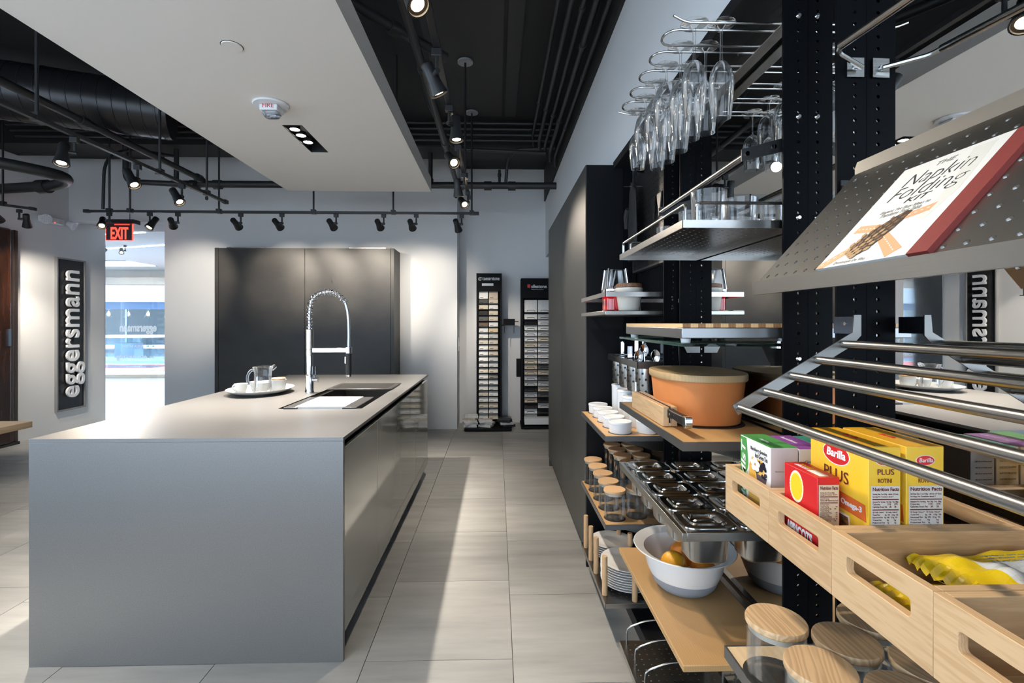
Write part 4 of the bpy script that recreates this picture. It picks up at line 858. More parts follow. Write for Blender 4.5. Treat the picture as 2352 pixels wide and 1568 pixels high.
# glass shelf with the butcher block
t = thing('glass_shelf', 'green-edged glass shelf under the striped chopping block', 'shelf', (.62, 1.53, 1.314))
build(MB().box(SF, SB_, *B1, 1.314, 1.322), 'glass_plate', green_glass, t, .001)
for y in (B1[0] + .04, B1[1] - .03):
    build(MB().prism([(.69, 1.3135), (.764, 1.3135), (.764, 1.262), (.715, 1.262)], lambda a, c, tt: (a, tt, c), y - .0015, y + .0015), 'bracket', steel_shaded, t)
build(MB().cyl((.735, 1.245, 1.3223), (.735, 1.245, 1.326), .012, n=16).cyl((.735, 1.245, 1.308), (.735, 1.245, 1.3137), .014, n=16), 'clamp', chrome, t)
t = thing('chopping_block', 'striped end-grain chopping block on a steel tray', 'chopping block', (.62, 1.49, 1.3225))
bx0, bx1, by0, by1 = SF, .762, 1.219, 1.752
build(MB().box(bx0, bx1, by0, by1, 1.3345, 1.3615), 'steel_tray', mat('tray_satin', (.36, .37, .38), .36, metal=1), t, .002)
lt = wood('block_light', (.70, .45, .21), (.76, .52, .27), 'Y', 40, 3); dk = wood('block_dark', (.27, .135, .055), (.36, .19, .085), 'Y', 40, 3)
xs_ = [bx0 + .001, bx0 + .0035] + [bx0 + .0035 + .0193 * k for k in range(1, 16)]; xs_[-1] = bx1 - .001
for k, (x0, x1) in enumerate(zip(xs_, xs_[1:])): build(MB().box(x0, x1, by0 + .001, by1 - .001, 1.3618, 1.3722), 'wood_strip', dk if k % 2 else lt, t)
for x in (SF + .012, .735):
    for y in (1.25, 1.72): build(MB().cyl((x + .01, y, 1.3225), (x + .01, y, 1.3345), .0115, .0135, n=16), 'foot', white_plastic, t)
# terracotta pot shelf
t = wood_shelf('beech shelf holding the terracotta pot and knife block', *B1, 1.073)
PXc, PYc = .63, 1.53
build(MB().lathe([(.0001, .0012), (1, .0012), (1.01, 0)], (PXc, PYc, 1.073), n=44, sx=.122, sy=.165, pw=2.5), 'pot_recess_shade', recess_shade, t)  # flat dark patch painted in for the shaded hole under the pot
t = thing('terracotta_pot', 'oval terracotta bread pot with wooden lid', 'pot', (PXc, PYc, 1.0745))
build(MB().lathe([(.0001, 0), (.84, 0), (.88, .004), (.97, .125), (.965, .128), (.93, .128), (.84, .01), (.0001, .008)], (PXc, PYc, 1.0745), n=56, sx=.128, sy=.172, pw=2.5), 'vessel', terracotta, t)
build(MB().lathe([(.0001, 0), (.985, 0), (1.0, .003), (1.0, .018), (.99, .021), (.0001, .021)], (PXc, PYc, 1.203), n=56, sx=.131, sy=.175, pw=2.5), 'lid', wood('lid_ash', (.46, .305, .15), (.50, .335, .168), 'Y', 45, 3), t)
t = thing('knife_block', 'slotted beech knife block lying in front of the pot', 'knife block', (.501, 1.56, 1.0745))
build(MB().box(.480, .4975, 1.396, 1.72, 1.0745, 1.131).box(.5045, .522, 1.396, 1.72, 1.0745, 1.131).box(.4975, .5045, 1.396, 1.72, 1.0745, 1.085), 'block', ash, t, .0015)
t = thing('kitchen_knife', 'kitchen knife with black riveted handle in the block', 'knife', (.501, 1.5, 1.086))
build(MB().prism([(1.395, 1.086), (1.71, 1.100), (1.69, 1.136), (1.395, 1.134)], lambda y, z, tt: (tt, y, z), .4998, .5016), 'blade', mat('blade_steel', (.7, .7, .7), .18, metal=1), t)
hd = build(MB().prism([(1.395, 1.100), (1.395, 1.127), (1.35, 1.125), (1.30, 1.126), (1.282, 1.126), (1.282, 1.102), (1.30, 1.101), (1.35, 1.105)], lambda y, z, tt: (tt, y, z), .4915, .5105), 'handle', mat('handle_black', (.010, .010, .011), .5, spec=.3), t, .003)
build(MB().prism([(1.282, 1.102), (1.282, 1.1265), (1.262, 1.127), (1.258, 1.12), (1.258, 1.10), (1.264, 1.097)], lambda y, z, tt: (tt, y, z), .491, .511), 'end_cap', chrome, t, .002)
for y in (1.375, 1.345): build(MB().cyl((.4905, y, 1.1145), (.5115, y, 1.1145), .0035, n=12), 'rivet', chrome, hd)
# gastronorm tray
polished = mat('polished_steel', (.50, .495, .485), .14, metal=1)
t = thing('pan_frame', 'steel frame holding ten lidded food pans', 'frame', (.62, 1.53, .822))
GZ = .845
build(MB().box(SF, SF + .012, *B1, GZ - .022, GZ).box(SB_ - .012, SB_, *B1, GZ - .022, GZ).box(SF + .012, SB_ - .012, B1[0], B1[0] + .012, GZ - .022, GZ).box(SF + .012, SB_ - .012, B1[1] - .012, B1[1], GZ - .022, GZ), 'rim', steel_y, t, .001)
build(MB().box(.612, .620, B1[0] + .012, B1[1] - .012, GZ - .02, GZ - .002), 'crossbar', steel_y, t)
px_ = .1455; py_ = (B1[1] - B1[0] - .024) / 5; pan0 = None
lidp = [(1.0, .0), (.985, .003), (.95, .0042), (.90, .0036), (.70, .0036), (.655, .0075), (.60, .0078), (.54, .005), (.48, -.005), (.42, -.0065), (.0001, -.0065)]
for c in range(2):
    for r in range(5):
        lb = 'lidded steel food pan, %s from the near end, %s row' % (ORD[r], ('aisle-side', 'mirror-side')[c])
        cx = SF + .0125 + px_ / 2 + c * (px_ - .0025 + .003) ; cyy = B1[0] + .012 + py_ * (r + .5)
        if pan0 is None:
            pan0 = thing('food_pan', lb, 'food pan', (0, 0, 0), 'food pans in the steel frame')
            build(MB().lathe([(1.16, 0), (1.0, -.001), (.98, -.006), (.90, -.088), (.82, -.094), (.0001, -.094), (.0001, -.092), (.80, -.092), (.885, -.086), (.96, -.006)], n=40, sx=.057, sy=.050, pw=4), 'pan', steel, pan0)
            ld = build(MB().lathe(lidp, (0, 0, .0008), n=48, sx=px_ / 2 - .001, sy=py_ / 2 - .001, pw=5), 'lid', polished, pan0)
            build(MB().lathe([(.0001, .0115), (.8, .0105), (1, .006), (1, .0)], (0, 0, -.0060), n=20, sx=.030, sy=.0065, pw=3), 'lid_grip', polished, ld)
            pan0.location = (cx, cyy, GZ + .0012)
        else: copy_tree(pan0, (cx, cyy, GZ + .0012), lb)
# bowl shelf
t = thing('wooden_shelf', 'plain beech shelf with the white bowl of fruit', 'shelf', (.62, 1.53, .497))
build(MB().box(SF, SB_, 1.21, 1.855, .498, .515), 'board', beech, t, .002)
build(MB().box(.745, .764, 1.23, 1.835, .5152, .517), 'edge_strip', steel_y, t)
for y in (1.25, 1.81): build(MB().prism([(.56, .4975), (.764, .4975), (.764, .45), (.72, .45)], lambda a, c, tt: (a, tt, c), y - .0015, y + .0015), 'bracket', steel_shaded, t)
bx, by = .612, 1.58
t = thing('mixing_bowl', 'white flared mixing bowl with grey base', 'bowl', (bx, by, .5153))
build(MB().lathe([(.108, .045), (.118, .07), (.124, .10), (.130, .118), (.152, .128), (.159, .1305), (.160, .1325), (.158, .134), (.15, .132), (.127, .121), (.12, .10), (.112, .06), (.09, .02), (.06, .008), (.0001, .007)], (bx, by, .5153), n=56), 'bowl_body', mat('bowl_white', (.78, .76, .73), .25), t)
build(MB().lathe([(.0001, 0), (.07, 0), (.082, .004), (.097, .02), (.1085, .045)], (bx, by, .5153), n=56), 'rubber_base', mat('bowl_grey', (.30, .34, .39), .5), t)
orange = mat('orange_peel', (.75, .24, .02), .45, bump=((500, 500, 500), .15)); lemon = mat('lemon_peel', (.86, .40, .018), .42, bump=((420, 420, 420), .15))
fb = .5153 + .0095
def fruit(name, label, x, y, z, r, mt, ax, tip):
    t = thing(name, label, name, (x, y, z - r), 'citrus fruit in the bowl')
    prof = [(.0001, -1 - tip * .9), (.12, -1 - tip * .7), (.2, -.985)] + [(math.cos(a), math.sin(a)) for a in [-1.3 + 2.6 * k / 14 for k in range(15)]] + [(.2, .985), (.12, 1 + tip * .7), (.0001, 1 + tip)]
    M = Matrix.Translation((x, y, z)) @ V(ax).to_track_quat('Z', 'Y').to_matrix().to_4x4() @ Matrix.Scale(r, 4)
    build(MB().lathe(prof, n=28).xf(M), 'peel', mt, t, ang=80)
    build(MB().lathe([(.0001, 1.0 + tip + .02), (.07, 1.0 + tip), (.09, .97 + tip)], n=10).xf(M), 'stem_button', mat('stem_green', (.25, .22, .05), .6), t)
fruit('lemon', 'lemon with its stem end towards the aisle in the bowl', .562, 1.535, fb + .082, .041, lemon, (.3, -.85, .25), .10)
fruit('orange', 'orange lying behind the lemon in the bowl', .622, 1.62, fb + .075, .041, orange, (.2, .1, 1), 0)
fruit('orange', 'orange at the near right of the bowl under the pans', .655, 1.53, fb + .064, .040, orange, (.4, .3, .8), 0)
# lowest shelf with wire plate stands
t = perf_shelf('perforated_shelf', 'lowest perforated steel shelf with wire dividers', *B1, .165, hr=.0028)
for k in range(6):
    y = 1.83 - .115 * k
    build(MB().tube(fillet([(.49, y, .165), (.49, y, .222), (.56, y, .247), (.75, y, .262), (.75, y, .166)], .02), .0032, 8), 'wire_divider', steel_y, t)

# ================================================================ bay 2 (far)
t = thing('railed_shelf', 'steel shelf with a guard rail holding the red jar', 'shelf', (.62, 2.39, 1.409))
build(MB().box(SF, SB_, *B2, 1.408, 1.428), 'plate', steel_y, t, .003)
build(MB().box(SF, SF + .003, *B2, 1.488, 1.508).box(SF, SB_, B2[0], B2[0] + .003, 1.488, 1.508).box(SF, SB_, B2[1] - .003, B2[1], 1.488, 1.508), 'guard_rail', steel, t)
for x, y in ((SB_ - .006, B2[0]), (SB_ - .006, B2[1] - .006)): build(MB().box(x, x + .006, y, y + .006, 1.4282, 1.508), 'rail_post', steel_y, t)
rx, ry = .548, 2.245
t = thing('spice_mill', 'red glass canister with a tapering chrome grinder top', 'grinder', (rx, ry, 1.4285))
build(MB().lathe([(.0001, 0), (.9, 0), (1, .006), (1, .085), (.92, .09)], (rx, ry, 1.4285), n=36, sx=.053, sy=.053, pw=5), 'red_canister', mat('red_glass', (.55, .005, .01), .06, spec=.8, coat=.5), t)
cp = build(MB().lathe([(1.06, .085), (1.08, .09), (1.08, .10), (1.0, .102), (.78, .185), (.76, .19), (.6, .192), (.0001, .192)], (rx, ry, 1.4285), n=36, sx=.053, sy=.053, pw=6), 'chrome_top', chrome, t)
for dx, dy in ((-.7, -.7), (.7, -.7), (-.7, .7), (.7, .7)): build(MB().cyl((rx + dx * .071, ry + dy * .071, 1.527), (rx + dx * .056, ry + dy * .056, 1.622), .005, n=10), 'corner_post', chrome, cp)
wx, wy = .592, 2.168
t = thing('lidded_bowl', 'cream bowl with a walnut lid beside the red canister', 'bowl', (wx, wy, 1.4285))
build(MB().lathe([(.0001, 0), (.043, 0), (.047, .006), (.058, .085), (.060, .088), (.060, .101), (.056, .102)], (wx, wy, 1.4285), n=36), 'bowl', cream_gloss, t)
build(MB().lathe([(.0001, .1015), (.053, .1015), (.056, .104), (.056, .118), (.053, .121), (.0001, .121)], (wx, wy, 1.4285), n=36), 'lid', walnut, t)
# cutlery rack
t = thing('cutlery_rack', 'steel cutlery rack with four perforated cups', 'cutlery rack', (.68, 2.38, 1.04))
cz = 1.205; cys = (2.60, 2.455, 2.31, 2.165); cxc = .668; cr = .0475
fr = MB().box(.61, .613, 2.10, 2.67, cz - .03, cz).box(.61, .765, 2.10, 2.103, cz - .03, cz).box(.61, .765, 2.667, 2.67, cz - .03, cz).box(.762, .765, 2.10, 2.67, cz - .03, cz)
build(fr, 'frame', steel_y, t)
cells = MB(); e = [2.103] + [(p + q) / 2 for p, q in zip(cys[::-1], cys[::-1][1:])] + [2.667]
for y0, y1, yc in zip(e, e[1:], cys[::-1]): cells.holed((.613, y0, .762, y1), (cxc - cr, yc - cr, cxc + cr, yc + cr), cr * .98, idf, cz - .003, cz - .001, 5)
build(cells, 'top_plate', steel, t)
for yc in cys:
    q = build(MB().lathe([(cr + .004, cz), (cr, cz - .001), (cr * .97, cz - .14), (cr * .9, cz - .152), (.0001, cz - .153), (.0001, cz - .151), (cr * .88, cz - .15), (cr * .94, cz - .139), (cr * .97, cz - .001)], (cxc, yc, 0), n=28), 'cup', steel, t)
    h = MB()
    for ring in range(5):
        for k in range(10):
            a = 2 * math.pi * (k + .5 * (ring % 2)) / 10; R_ = cr * 1.0 - ring * .0002; d = V((math.cos(a), math.sin(a), 0)); p = V((cxc, yc, cz - .028 - .026 * ring))
            h.cyl(p + d * (R_ - .002), p + d * (R_ + .0006), .0052, n=8)
    build(h, 'drain_hole', rubber, q)
build(MB().box(cxc - cr - .0012, cxc - cr + .002, 2.15, 2.172, 1.06, 1.11), 'price_sticker', white_plastic, t)
def cutlery(name, label, x, y, dx, dy, h, kind):
    t = thing(name, label, name.replace('table_', ''), (x, y, cz - .14), 'cutlery standing in the rack')
    p0 = V((x, y, cz - .14)); p1 = p0 + V((dx, dy, .14 + h)); d = (p1 - p0).normalized(); s = V((1, -.35, 0)).normalized()
    M = frame(p1, s, d)
    if kind == 'spoon':
        build(MB().tube([p0, p0.lerp(p1, .5), p1 - d * .045], [.003, .0028, .0025], 6), 'stem', chrome, t)
        build(MB().lathe([(.0001, -.007), (.5, -.005), (.9, -.001), (1, 0), (.95, .0006), (.5, -.003), (.0001, -.005)], n=20, sx=.020, sy=.030).xf(M @ Matrix.Translation((0, -.028, 0))), 'scoop', chrome, t)
    elif kind == 'fork':
        build(MB().tube([p0, p1 - d * .06], .003, 6), 'stem', chrome, t)
        f = MB().box(-.011, .011, -.065, -.04, -.001, .001)
        for k in range(4): f.box(-.011 + .0063 * k, -.008 + .0063 * k, -.04, 0, -.001, .001)
        build(f.xf(M), 'tines', chrome, t)
    else:
        build(MB().tube([p0, p1 - d * .07], .003, 6), 'stem', chrome, t)
        build(MB().prism([(-.006, -.075), (.010, -.07), (.011, -.01), (.004, 0), (-.006, -.002)], lambda a, c, tt: M @ V((a, c, tt)), -.001, .001), 'blade', chrome, t)
cutlery('table_knife', 'knife standing alone in the farthest cutlery cup', cxc - .01, 2.60, .012, -.01, .07, 'knife')
cutlery('table_fork', 'fork in the second cutlery cup from the far end', cxc, 2.455, .01, .01, .05, 'fork')
cutlery('table_knife', 'tall knife in the third cutlery cup', cxc - .01, 2.32, .012, .01, .105, 'knife')
cutlery('table_knife', 'second knife leaning in the third cutlery cup', cxc + .01, 2.31, .018, -.015, .09, 'knife')
cutlery('table_spoon', 'large spoon facing the aisle in the nearest cutlery cup', cxc - .018, 2.175, -.008, .012, .045, 'spoon')
cutlery('table_spoon', 'upper spoon in the nearest cutlery cup', cxc + .002, 2.185, .0, .015, .072, 'spoon')
cutlery('table_spoon', 'spoon tilted to the near side in the nearest cutlery cup', cxc + .018, 2.155, .015, -.02, .05, 'spoon')
# canister shelf
CZ = .885
t = wood_shelf('beech shelf with white lidded canisters', *B2, CZ)
cs_y = (2.645, 2.525, 2.405, 2.285, 2.168)
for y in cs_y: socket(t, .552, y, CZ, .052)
def canister(x, y, r, h, label):
    t = thing('white_canister', label, 'canister', (x, y, CZ + .0015), 'white canisters on the beech shelf')
    build(MB().lathe([(.0001, 0), (r * .95, 0), (r * .97, .003), (r, h - .010), (r * .96, h - .008)], (x, y, CZ + .0015), n=32), 'pot', white_plastic, t)
    build(MB().lathe([(r * 1.0, h - .0095), (r * 1.03, h - .008), (r * 1.03, h), (r * .98, h + .002), (r * .9, h - .001), (.0001, h - .001)], (x, y, CZ + .0015), n=32), 'lid', mat('lid_white', (.84, .86, .87), .25), t)
for k, y in enumerate(cs_y): canister(.552, y, .050, .048, 'low white canister, %s from the far end of the front row' % ORD[k])
for k, (y, h) in enumerate(((2.63, .155), (2.515, .142), (2.40, .125), (2.285, .06), (2.165, .055))): canister(.675, y, .050, h, '%s white canister, %s from the far end of the back row' % ('tall' if h > .1 else 'squat', ORD[k]))
# jar shelf
JZ = .503
t = wood_shelf('beech shelf with lidded glass jars', *B2, JZ)
def jar_proto(name, r, h, lidm, label, group):
    t = thing(name, label, 'jar', (0, 0, 0), group)
    build(MB().lathe([(.0001, 0), (r * .93, 0), (r, .006), (r, h), (r * .965, h), (r * .965, .008), (.0001, .005)], n=32), 'glass_body', jar_glass, t)
    l = build(MB().lathe([(.0001, h + .0005), (r * 1.02, h + .0005), (r * 1.06, h + .003), (r * 1.06, h + .010), (r * 1.03, h + .013), (.0001, h + .013)], n=36), 'lid', lidm, t)
    build(MB().lathe([(r * .95, h + .0002), (r * .955, h - .004), (r * .95, h - .010), (.0001, h - .010)], n=28), 'seal', mat('seal_clear', (.55, .5, .42), .4), l)
    return t
GJ = 'wood-lidded jars on the far shelf'
s0 = None; js_y = (2.655, 2.532, 2.41, 2.288, 2.168)
for k, y in enumerate(js_y):
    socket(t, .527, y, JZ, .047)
    lb = 'short glass jar with wooden lid, %s from the far end, aisle row' % ORD[k]
    if s0 is None: s0 = jar_proto('glass_jar', .046, .115, lid_wood, lb, GJ); s0.location = (.527, y, JZ + .0016)
    else: copy_tree(s0, (.527, y, JZ + .0016), lb, RND.uniform(-.3, .3))
s1 = None
for c, x in enumerate((.632, .728)):
    for k, y in enumerate((2.66, 2.555, 2.44, 2.315, 2.19)):
        if x > .7 and k == 0: pass
        hh = .195 if k < 4 else .115
        r = .043
        socket(t, x, y, JZ, .045) if x < .7 else None
        lb = '%s glass jar with wooden lid, %s from the far end, %s row' % ('tall' if k < 4 else 'short', ORD[k], ('middle', 'mirror-side')[c])
        if k < 4:
            if s1 is None: s1 = jar_proto('glass_jar', .043, .195, lid_wood, lb, GJ); s1.location = (x, y, JZ + .0016)
            else: copy_tree(s1, (x, y, JZ + .0016), lb, RND.uniform(-.3, .3))
        else: copy_tree(s0, (x if x < .7 else .716, y, JZ + .0016), lb)
# plates
t = perf_shelf('perforated_shelf', 'perforated steel shelf with plate stacks and wooden pegs', *B2, .162, hr=.003)
for x, y in ((.482, 2.625), (.482, 2.485), (.482, 2.355), (.482, 2.165), (.602, 2.112), (.66, 2.40), (.66, 2.62)):
    build(MB().lathe([(.0001, 0), (.0125, 0), (.0125, .168), (.0115, .172), (.0001, .172)], (x, y, .1622), n=16), 'peg', lid_wood, t)
pl0 = None; pr = [(.0001, .004), (.055, .003), (.058, .0), (.063, .0), (.066, .004), (.10, .012), (.125, .019), (.1255, .0215), (.122, .0215), (.09, .0135), (.06, .008), (.0001, .008)]
for nm, x, y, n, sc_ in (('near', .612, 2.262, 9, 1.0), ('far', .605, 2.545, 6, .88)):
    p0 = None
    for k in range(n):
        lb = 'white plate, %s from the top of the %s stack' % (ORD[n - 1 - k], nm)
        z = .1625 + .0112 * k
        if p0 is None:
            p0 = build(MB().lathe([(r * sc_, zz_) for r, zz_ in pr], (x, y, z), n=44), 'dinner_plate', white_gloss); tag(p0, lb, 'plate', 'plates in the %s stack' % nm)
        else:
            q = p0.copy(); COL.objects.link(q); q.location = (x + RND.uniform(-.001, .001), y + RND.uniform(-.001, .001), z); q['label'] = lb
# upper pegboard with oven glove
t = thing('pegboard', 'black perforated pegboard high in the far bay', 'pegboard', (.77, 2.38, 1.66))
build(MB().perf(2.12, 2.68, 1.66, 2.22, .03, .0035, lambda a, c, tt: (tt, a, c), .7545, .7565, .01), 'panel', black_metal, t, ang=0)
build(MB().box(.7535, .7775, 2.112, 2.1195, 1.65, 2.23).box(.7535, .7775, 2.6805, 2.688, 1.65, 2.23).box(.7535, .7775, 2.12, 2.68, 1.65, 1.6595).box(.7535, .7775, 2.12, 2.68, 2.2205, 2.23), 'edge_frame', dark_steel, t)
for y, z in ((2.52, 2.085), (2.28, 2.085)): build(MB().cyl((.66, y, z), (.7545, y, z), .0045, n=10), 'peg', chrome, t)
t = thing('oven_glove', 'black quilted oven glove hanging from a peg', 'oven glove', (.70, 2.52, 1.70))
gl = MB(); prof = [(2.085, .020), (2.06, .050), (2.0, .060), (1.93, .066), (1.87, .070), (1.80, .072), (1.74, .074), (1.70, .074)]
ring = []
for z, w_ in prof: ring += [(.708 + .012 * math.cos(a) * (1.4 if z < 1.9 else 1), 2.52 + w_ * math.sin(a), z) for a in [2 * math.pi * i / 16 for i in range(16)]]
gl.add(ring, [(j * 16 + i, j * 16 + (i + 1) % 16, (j + 1) * 16 + (i + 1) % 16, (j + 1) * 16 + i) for j in range(len(prof) - 1) for i in range(16)] + [tuple(range(15, -1, -1)), tuple(112 + i for i in range(16))])
build(gl, 'mitt', mat('glove_black', (.016, .016, .017), .75, bump=((160, 160, 160), .8)), t, ang=60)
build(MB().tube(fillet([(.70, 2.58, 1.98), (.70, 2.61, 1.95), (.70, 2.615, 1.88)], .03), [.014, .017, .017, .017, .017, .017, .016, .012][:8], 10), 'thumb', MATS['glove_black'], t)
build(MB().tube(arc((.70, 2.52, 2.095), (0, 1, 0), (0, 0, 1), .010, 0, 2 * math.pi, 14)[:-1], .0022, 6, closed=True), 'loop', MATS['glove_black'], t)
for k, (y, lb) in enumerate(((2.30, 'left of the two black triangular shapes on the pegboard'), (2.215, 'right of the two black triangular shapes on the pegboard'))):
    t = thing('black_triangle', lb, 'triangle', (.745, y, 1.9))
    build(MB().prism([(y - .04, 1.97), (y + .04, 1.97), (y, 1.86)], lambda a, c, tt: (tt, a, c), .744, .7475), 'blade', mat('triangle_black', (.02, .02, .02), .35), t)
    build(MB().hexa([(.741, y - .042, 1.966), (.7435, y - .042, 1.966), (.7435, y - .002, 1.858), (.741, y - .002, 1.858), (.741, y - .038, 1.97), (.7435, y - .038, 1.97), (.7435, y + .002, 1.862), (.741, y + .002, 1.862)]), 'edge_glint', chrome, t)  # chrome strip imitates a pale diagonal reflection on the made-up dark shape
# ================================================================ bay 3 (nearest)
# upper hanging rail
t = thing('hanging_rail', 'steel hanging rail above the tilted book shelf', 'rail', (.69, .7, 1.92))
e0, e1 = V((.672, .935, 1.915)), V((.678, .30, 1.868))
build(MB().cyl(e0, e1, .0075, n=14), 'rod', steel_y, t)
build(MB().tube(fillet([(.672, .934, 1.915), (.680, .955, 1.912), (.752, .985, 1.90)], .012), .005, 8), 'end_hook', steel, t)
build(MB().box(.728, .764, .9945, .998, 1.885, 1.925), 'bracket', steel, t)
build(MB().cyl((.745, .992, 1.905), (.745, .9945, 1.905), .0055, n=12), 'screw', chrome, t)
# tilted book shelf
A0, A1 = V((.500, 0, 1.443)), V((.700, 0, 1.662)); SL = (A1 - A0).length; vdir = (A1 - A0).normalized(); ndir = V((-vdir.z, 0, vdir.x))
YF, YN = .935, .36
pl = lambda u, v, tt: A0 + vdir * v + ndir * tt + V((0, u, 0))
t = thing('tilted_shelf', 'tilted perforated steel display shelf with the book', 'shelf', (.60, .65, 1.43))
build(MB().perf(YN, YF, .002, SL - .002, .0286, .0040, pl, -.003, .0012, .008), 'perforated_plate', steel_tilt, t, ang=0)
build(MB().prism([(-.0005, 0), (SL, 0), (SL, -.002), (-.0005, -.002)], lambda v, q, tt: A0 + vdir * v + ndir * q + V((0, tt, 0)), YF + .0005, YF + .002), 'end_fold', steel, t)
build(MB().box(.497, .4995, YN, YF, 1.4275, 1.453), 'front_lip', steel_tilt, t)
build(MB().box(.4996, .507, YN, YF, 1.4275, 1.429), 'lip_return', steel_y, t)
bl = [(YN, 1.6625), (YF, 1.6625), (YF, 1.674), (YF - .006, 1.685), (YN, 1.685)]
build(MB().prism(bl, lambda a, c, tt: (tt, a, c), .6995, .7015), 'back_lip', steel_tilt, t)
build(MB().prism([(YF + .0022, 1.645), (.997, 1.66), (.997, 1.61), (YF + .0022, 1.60)], lambda a, c, tt: (tt, a, c), .716, .7185).box(.716, .764, .9945, .998, 1.60, 1.67), 'bracket', black_metal, t)
build(MB().lathe([(.0001, .004), (.004, .0035), (.006, 0)], n=12).xf(frame(pl(.912, SL - .022, .0013), (0, 1, 0), vdir) @ Matrix.Rotation(math.pi, 4, 'X') @ Matrix.Scale(-1, 4, (0, 0, 1))), 'screw', chrome, t)
# book
BY0, BY1, BH, BT = .754, .556, .212, .007
bo = A0 + vdir * .012 + ndir * .0014
bp = lambda u, v, tt: bo + vdir * v + ndir * tt + V((0, BY0 - u, 0))       # u runs along the reading direction
BW = BY0 - BY1
t = thing('napkin_book', 'white book about napkin folding with a dark red spine', 'book', tuple(bo + V((0, BY0, 0))))
paper = mat('cover_white', (.78, .775, .74), .35)
build(MB().prism([(0, 0), (BW - .030, 0), (BW - .030, BH), (0, BH)], lambda u, v, tt: bp(u, v, tt), BT, .0), 'cover', paper, t)
build(MB().prism([(BW - .030, 0), (BW, 0), (BW, BH), (BW - .030, BH)], lambda u, v, tt: bp(u, v, tt), BT + .0004, .0), 'spine', mat('book_red', (.22, .035, .03), .6, bump=((200, 900, 200), .4)), t)
fold = mat('napkin_shade', (.68, .67, .62), .5)
D = lambda pts, mt, nm, lift=.0004: build(MB().prism(pts, lambda u, v, tt: bp(u, v, tt), BT + lift, BT + lift * .2), nm, mt, t)
D([(.118, BH * .96), (.150, BH * .96), (.158, BH * .55), (.142, BH * .30), (.130, BH * .34), (.137, BH * .60)], fold, 'printed_fold')
tan_ = mat('ribbon_tan', (.74, .36, .19), .6); stitch = mat('ribbon_stitch', (.86, .78, .70), .6)
for pts in ([(.0, .008), (.0, .0), (.016, .0), (.082, .056), (.078, .068)], [(.016, .072), (.019, .086), (.076, .076), (.076, .062)], [(.072, .056), (.080, .068), (.150, .016), (.134, .0015)], [(.082, .074), (.086, .086), (.142, .097), (.14, .083)]):
    D(pts, tan_, 'printed_ribbon', .0006)
for a_, b_, n_ in (((.004, .004), (.078, .06), 9), ((.02, .078), (.07, .070), 6), ((.084, .056), (.140, .012), 9), ((.088, .080), (.138, .090), 6)):
    m = MB()
    for k in range(n_):
        p = V(a_).lerp(V(b_), (k + .3) / n_); q = V(a_).lerp(V(b_), (k + .75) / n_); w_ = (q - p).orthogonal().normalized() * .0007
        m.prism([tuple(p - w_), tuple(q - w_), tuple(q + w_), tuple(p + w_)], lambda u, v, tt: bp(u, v, tt), BT + .0009, BT + .0005)
    build(m, 'printed_stitching', stitch, t)
c0, c1 = V((.056, .022)), V((.098, .086)); ax = (c1 - c0).normalized(); sd = ax.orthogonal().normalized(); CL = (c1 - c0).length
pc_d = mat('pinecone_dark', (.055, .032, .018), .7); pc_t = mat('pinecone_tan', (.40, .25, .13), .7); pc_b = mat('pinecone_brown', (.17, .10, .055), .7)
build(MB().prism([tuple(c0 + ax * (L_ * CL) + sd * w_) for L_, w_ in ((-.06, -.008), (.1, -.018), (.35, -.0205), (.65, -.017), (.95, -.010), (1.14, -.004), (1.1, .005), (.9, .013), (.6, .019), (.3, .021), (.08, .016), (-.06, .007))], lambda u, v, tt: bp(u, v, tt), BT + .0012, BT + .0007), 'printed_pinecone', pc_d, t)
tm, bm_ = MB(), MB(); rr = random.Random(3)
for r in range(9):
    L_ = -.02 + .125 * r; wm = (.012, .017, .0195, .020, .0185, .016, .0125, .009, .005)[r]; nsc = (4, 5, 5, 5, 5, 4, 4, 3, 2)[r]
    for j in range(nsc):
        f_ = (j + .5 * (r % 2)) / max(nsc - 1, 1) * 2 - 1
        c = c0 + ax * (L_ * CL) + sd * (f_ * wm); ax2 = (ax + sd * f_ * .5).normalized(); sd2 = ax2.orthogonal().normalized(); k_ = 1 - .04 * r
        pts = [tuple(c + sd2 * (p * .0047 * k_) + ax2 * (q * .0062 * k_)) for p, q in ((-.9, .1), (-.55, -.55), (0, -.85), (.55, -.55), (.9, .1), (.45, .75), (0, 1.1), (-.45, .75))]
        (tm if rr.random() < .85 - .07 * r else bm_).prism(pts, lambda u, v, tt: bp(u, v, tt), BT + .0015 + .00003 * (9 - r), BT + .0013)
build(tm, 'printed_scale', pc_t, t); build(bm_, 'printed_scale', pc_b, t)
ink = mat('ink_dark', (.03, .03, .03), .6); ink2 = mat('ink_grey', (.25, .24, .22), .6)
def btxt(s, u, v, w_, h_, mt=ink, off=0): text(s, 'lettering', mt, t, frame(bp(u, v, BT + .0005), (0, -1, 0), vdir), .02, width=w_, height=h_, ext=.0001, shear=.22, off=off)
btxt('THE', .066, .192, .030, .008, ink2); btxt('Napkin', .030, .160, .108, .035, off=-.0004); btxt('Folding', .026, .131, .120, .035, off=-.0004); btxt('KIT', .070, .117, .040, .0105)
btxt('Elegant Yet Easy Ideas to', .040, .1035, .084, .0075, ink2); btxt('Transform Your Table', .046, .0945, .070, .0075, ink2); btxt('Dominique De Vito', .034, .004, .062, .007, ink2)
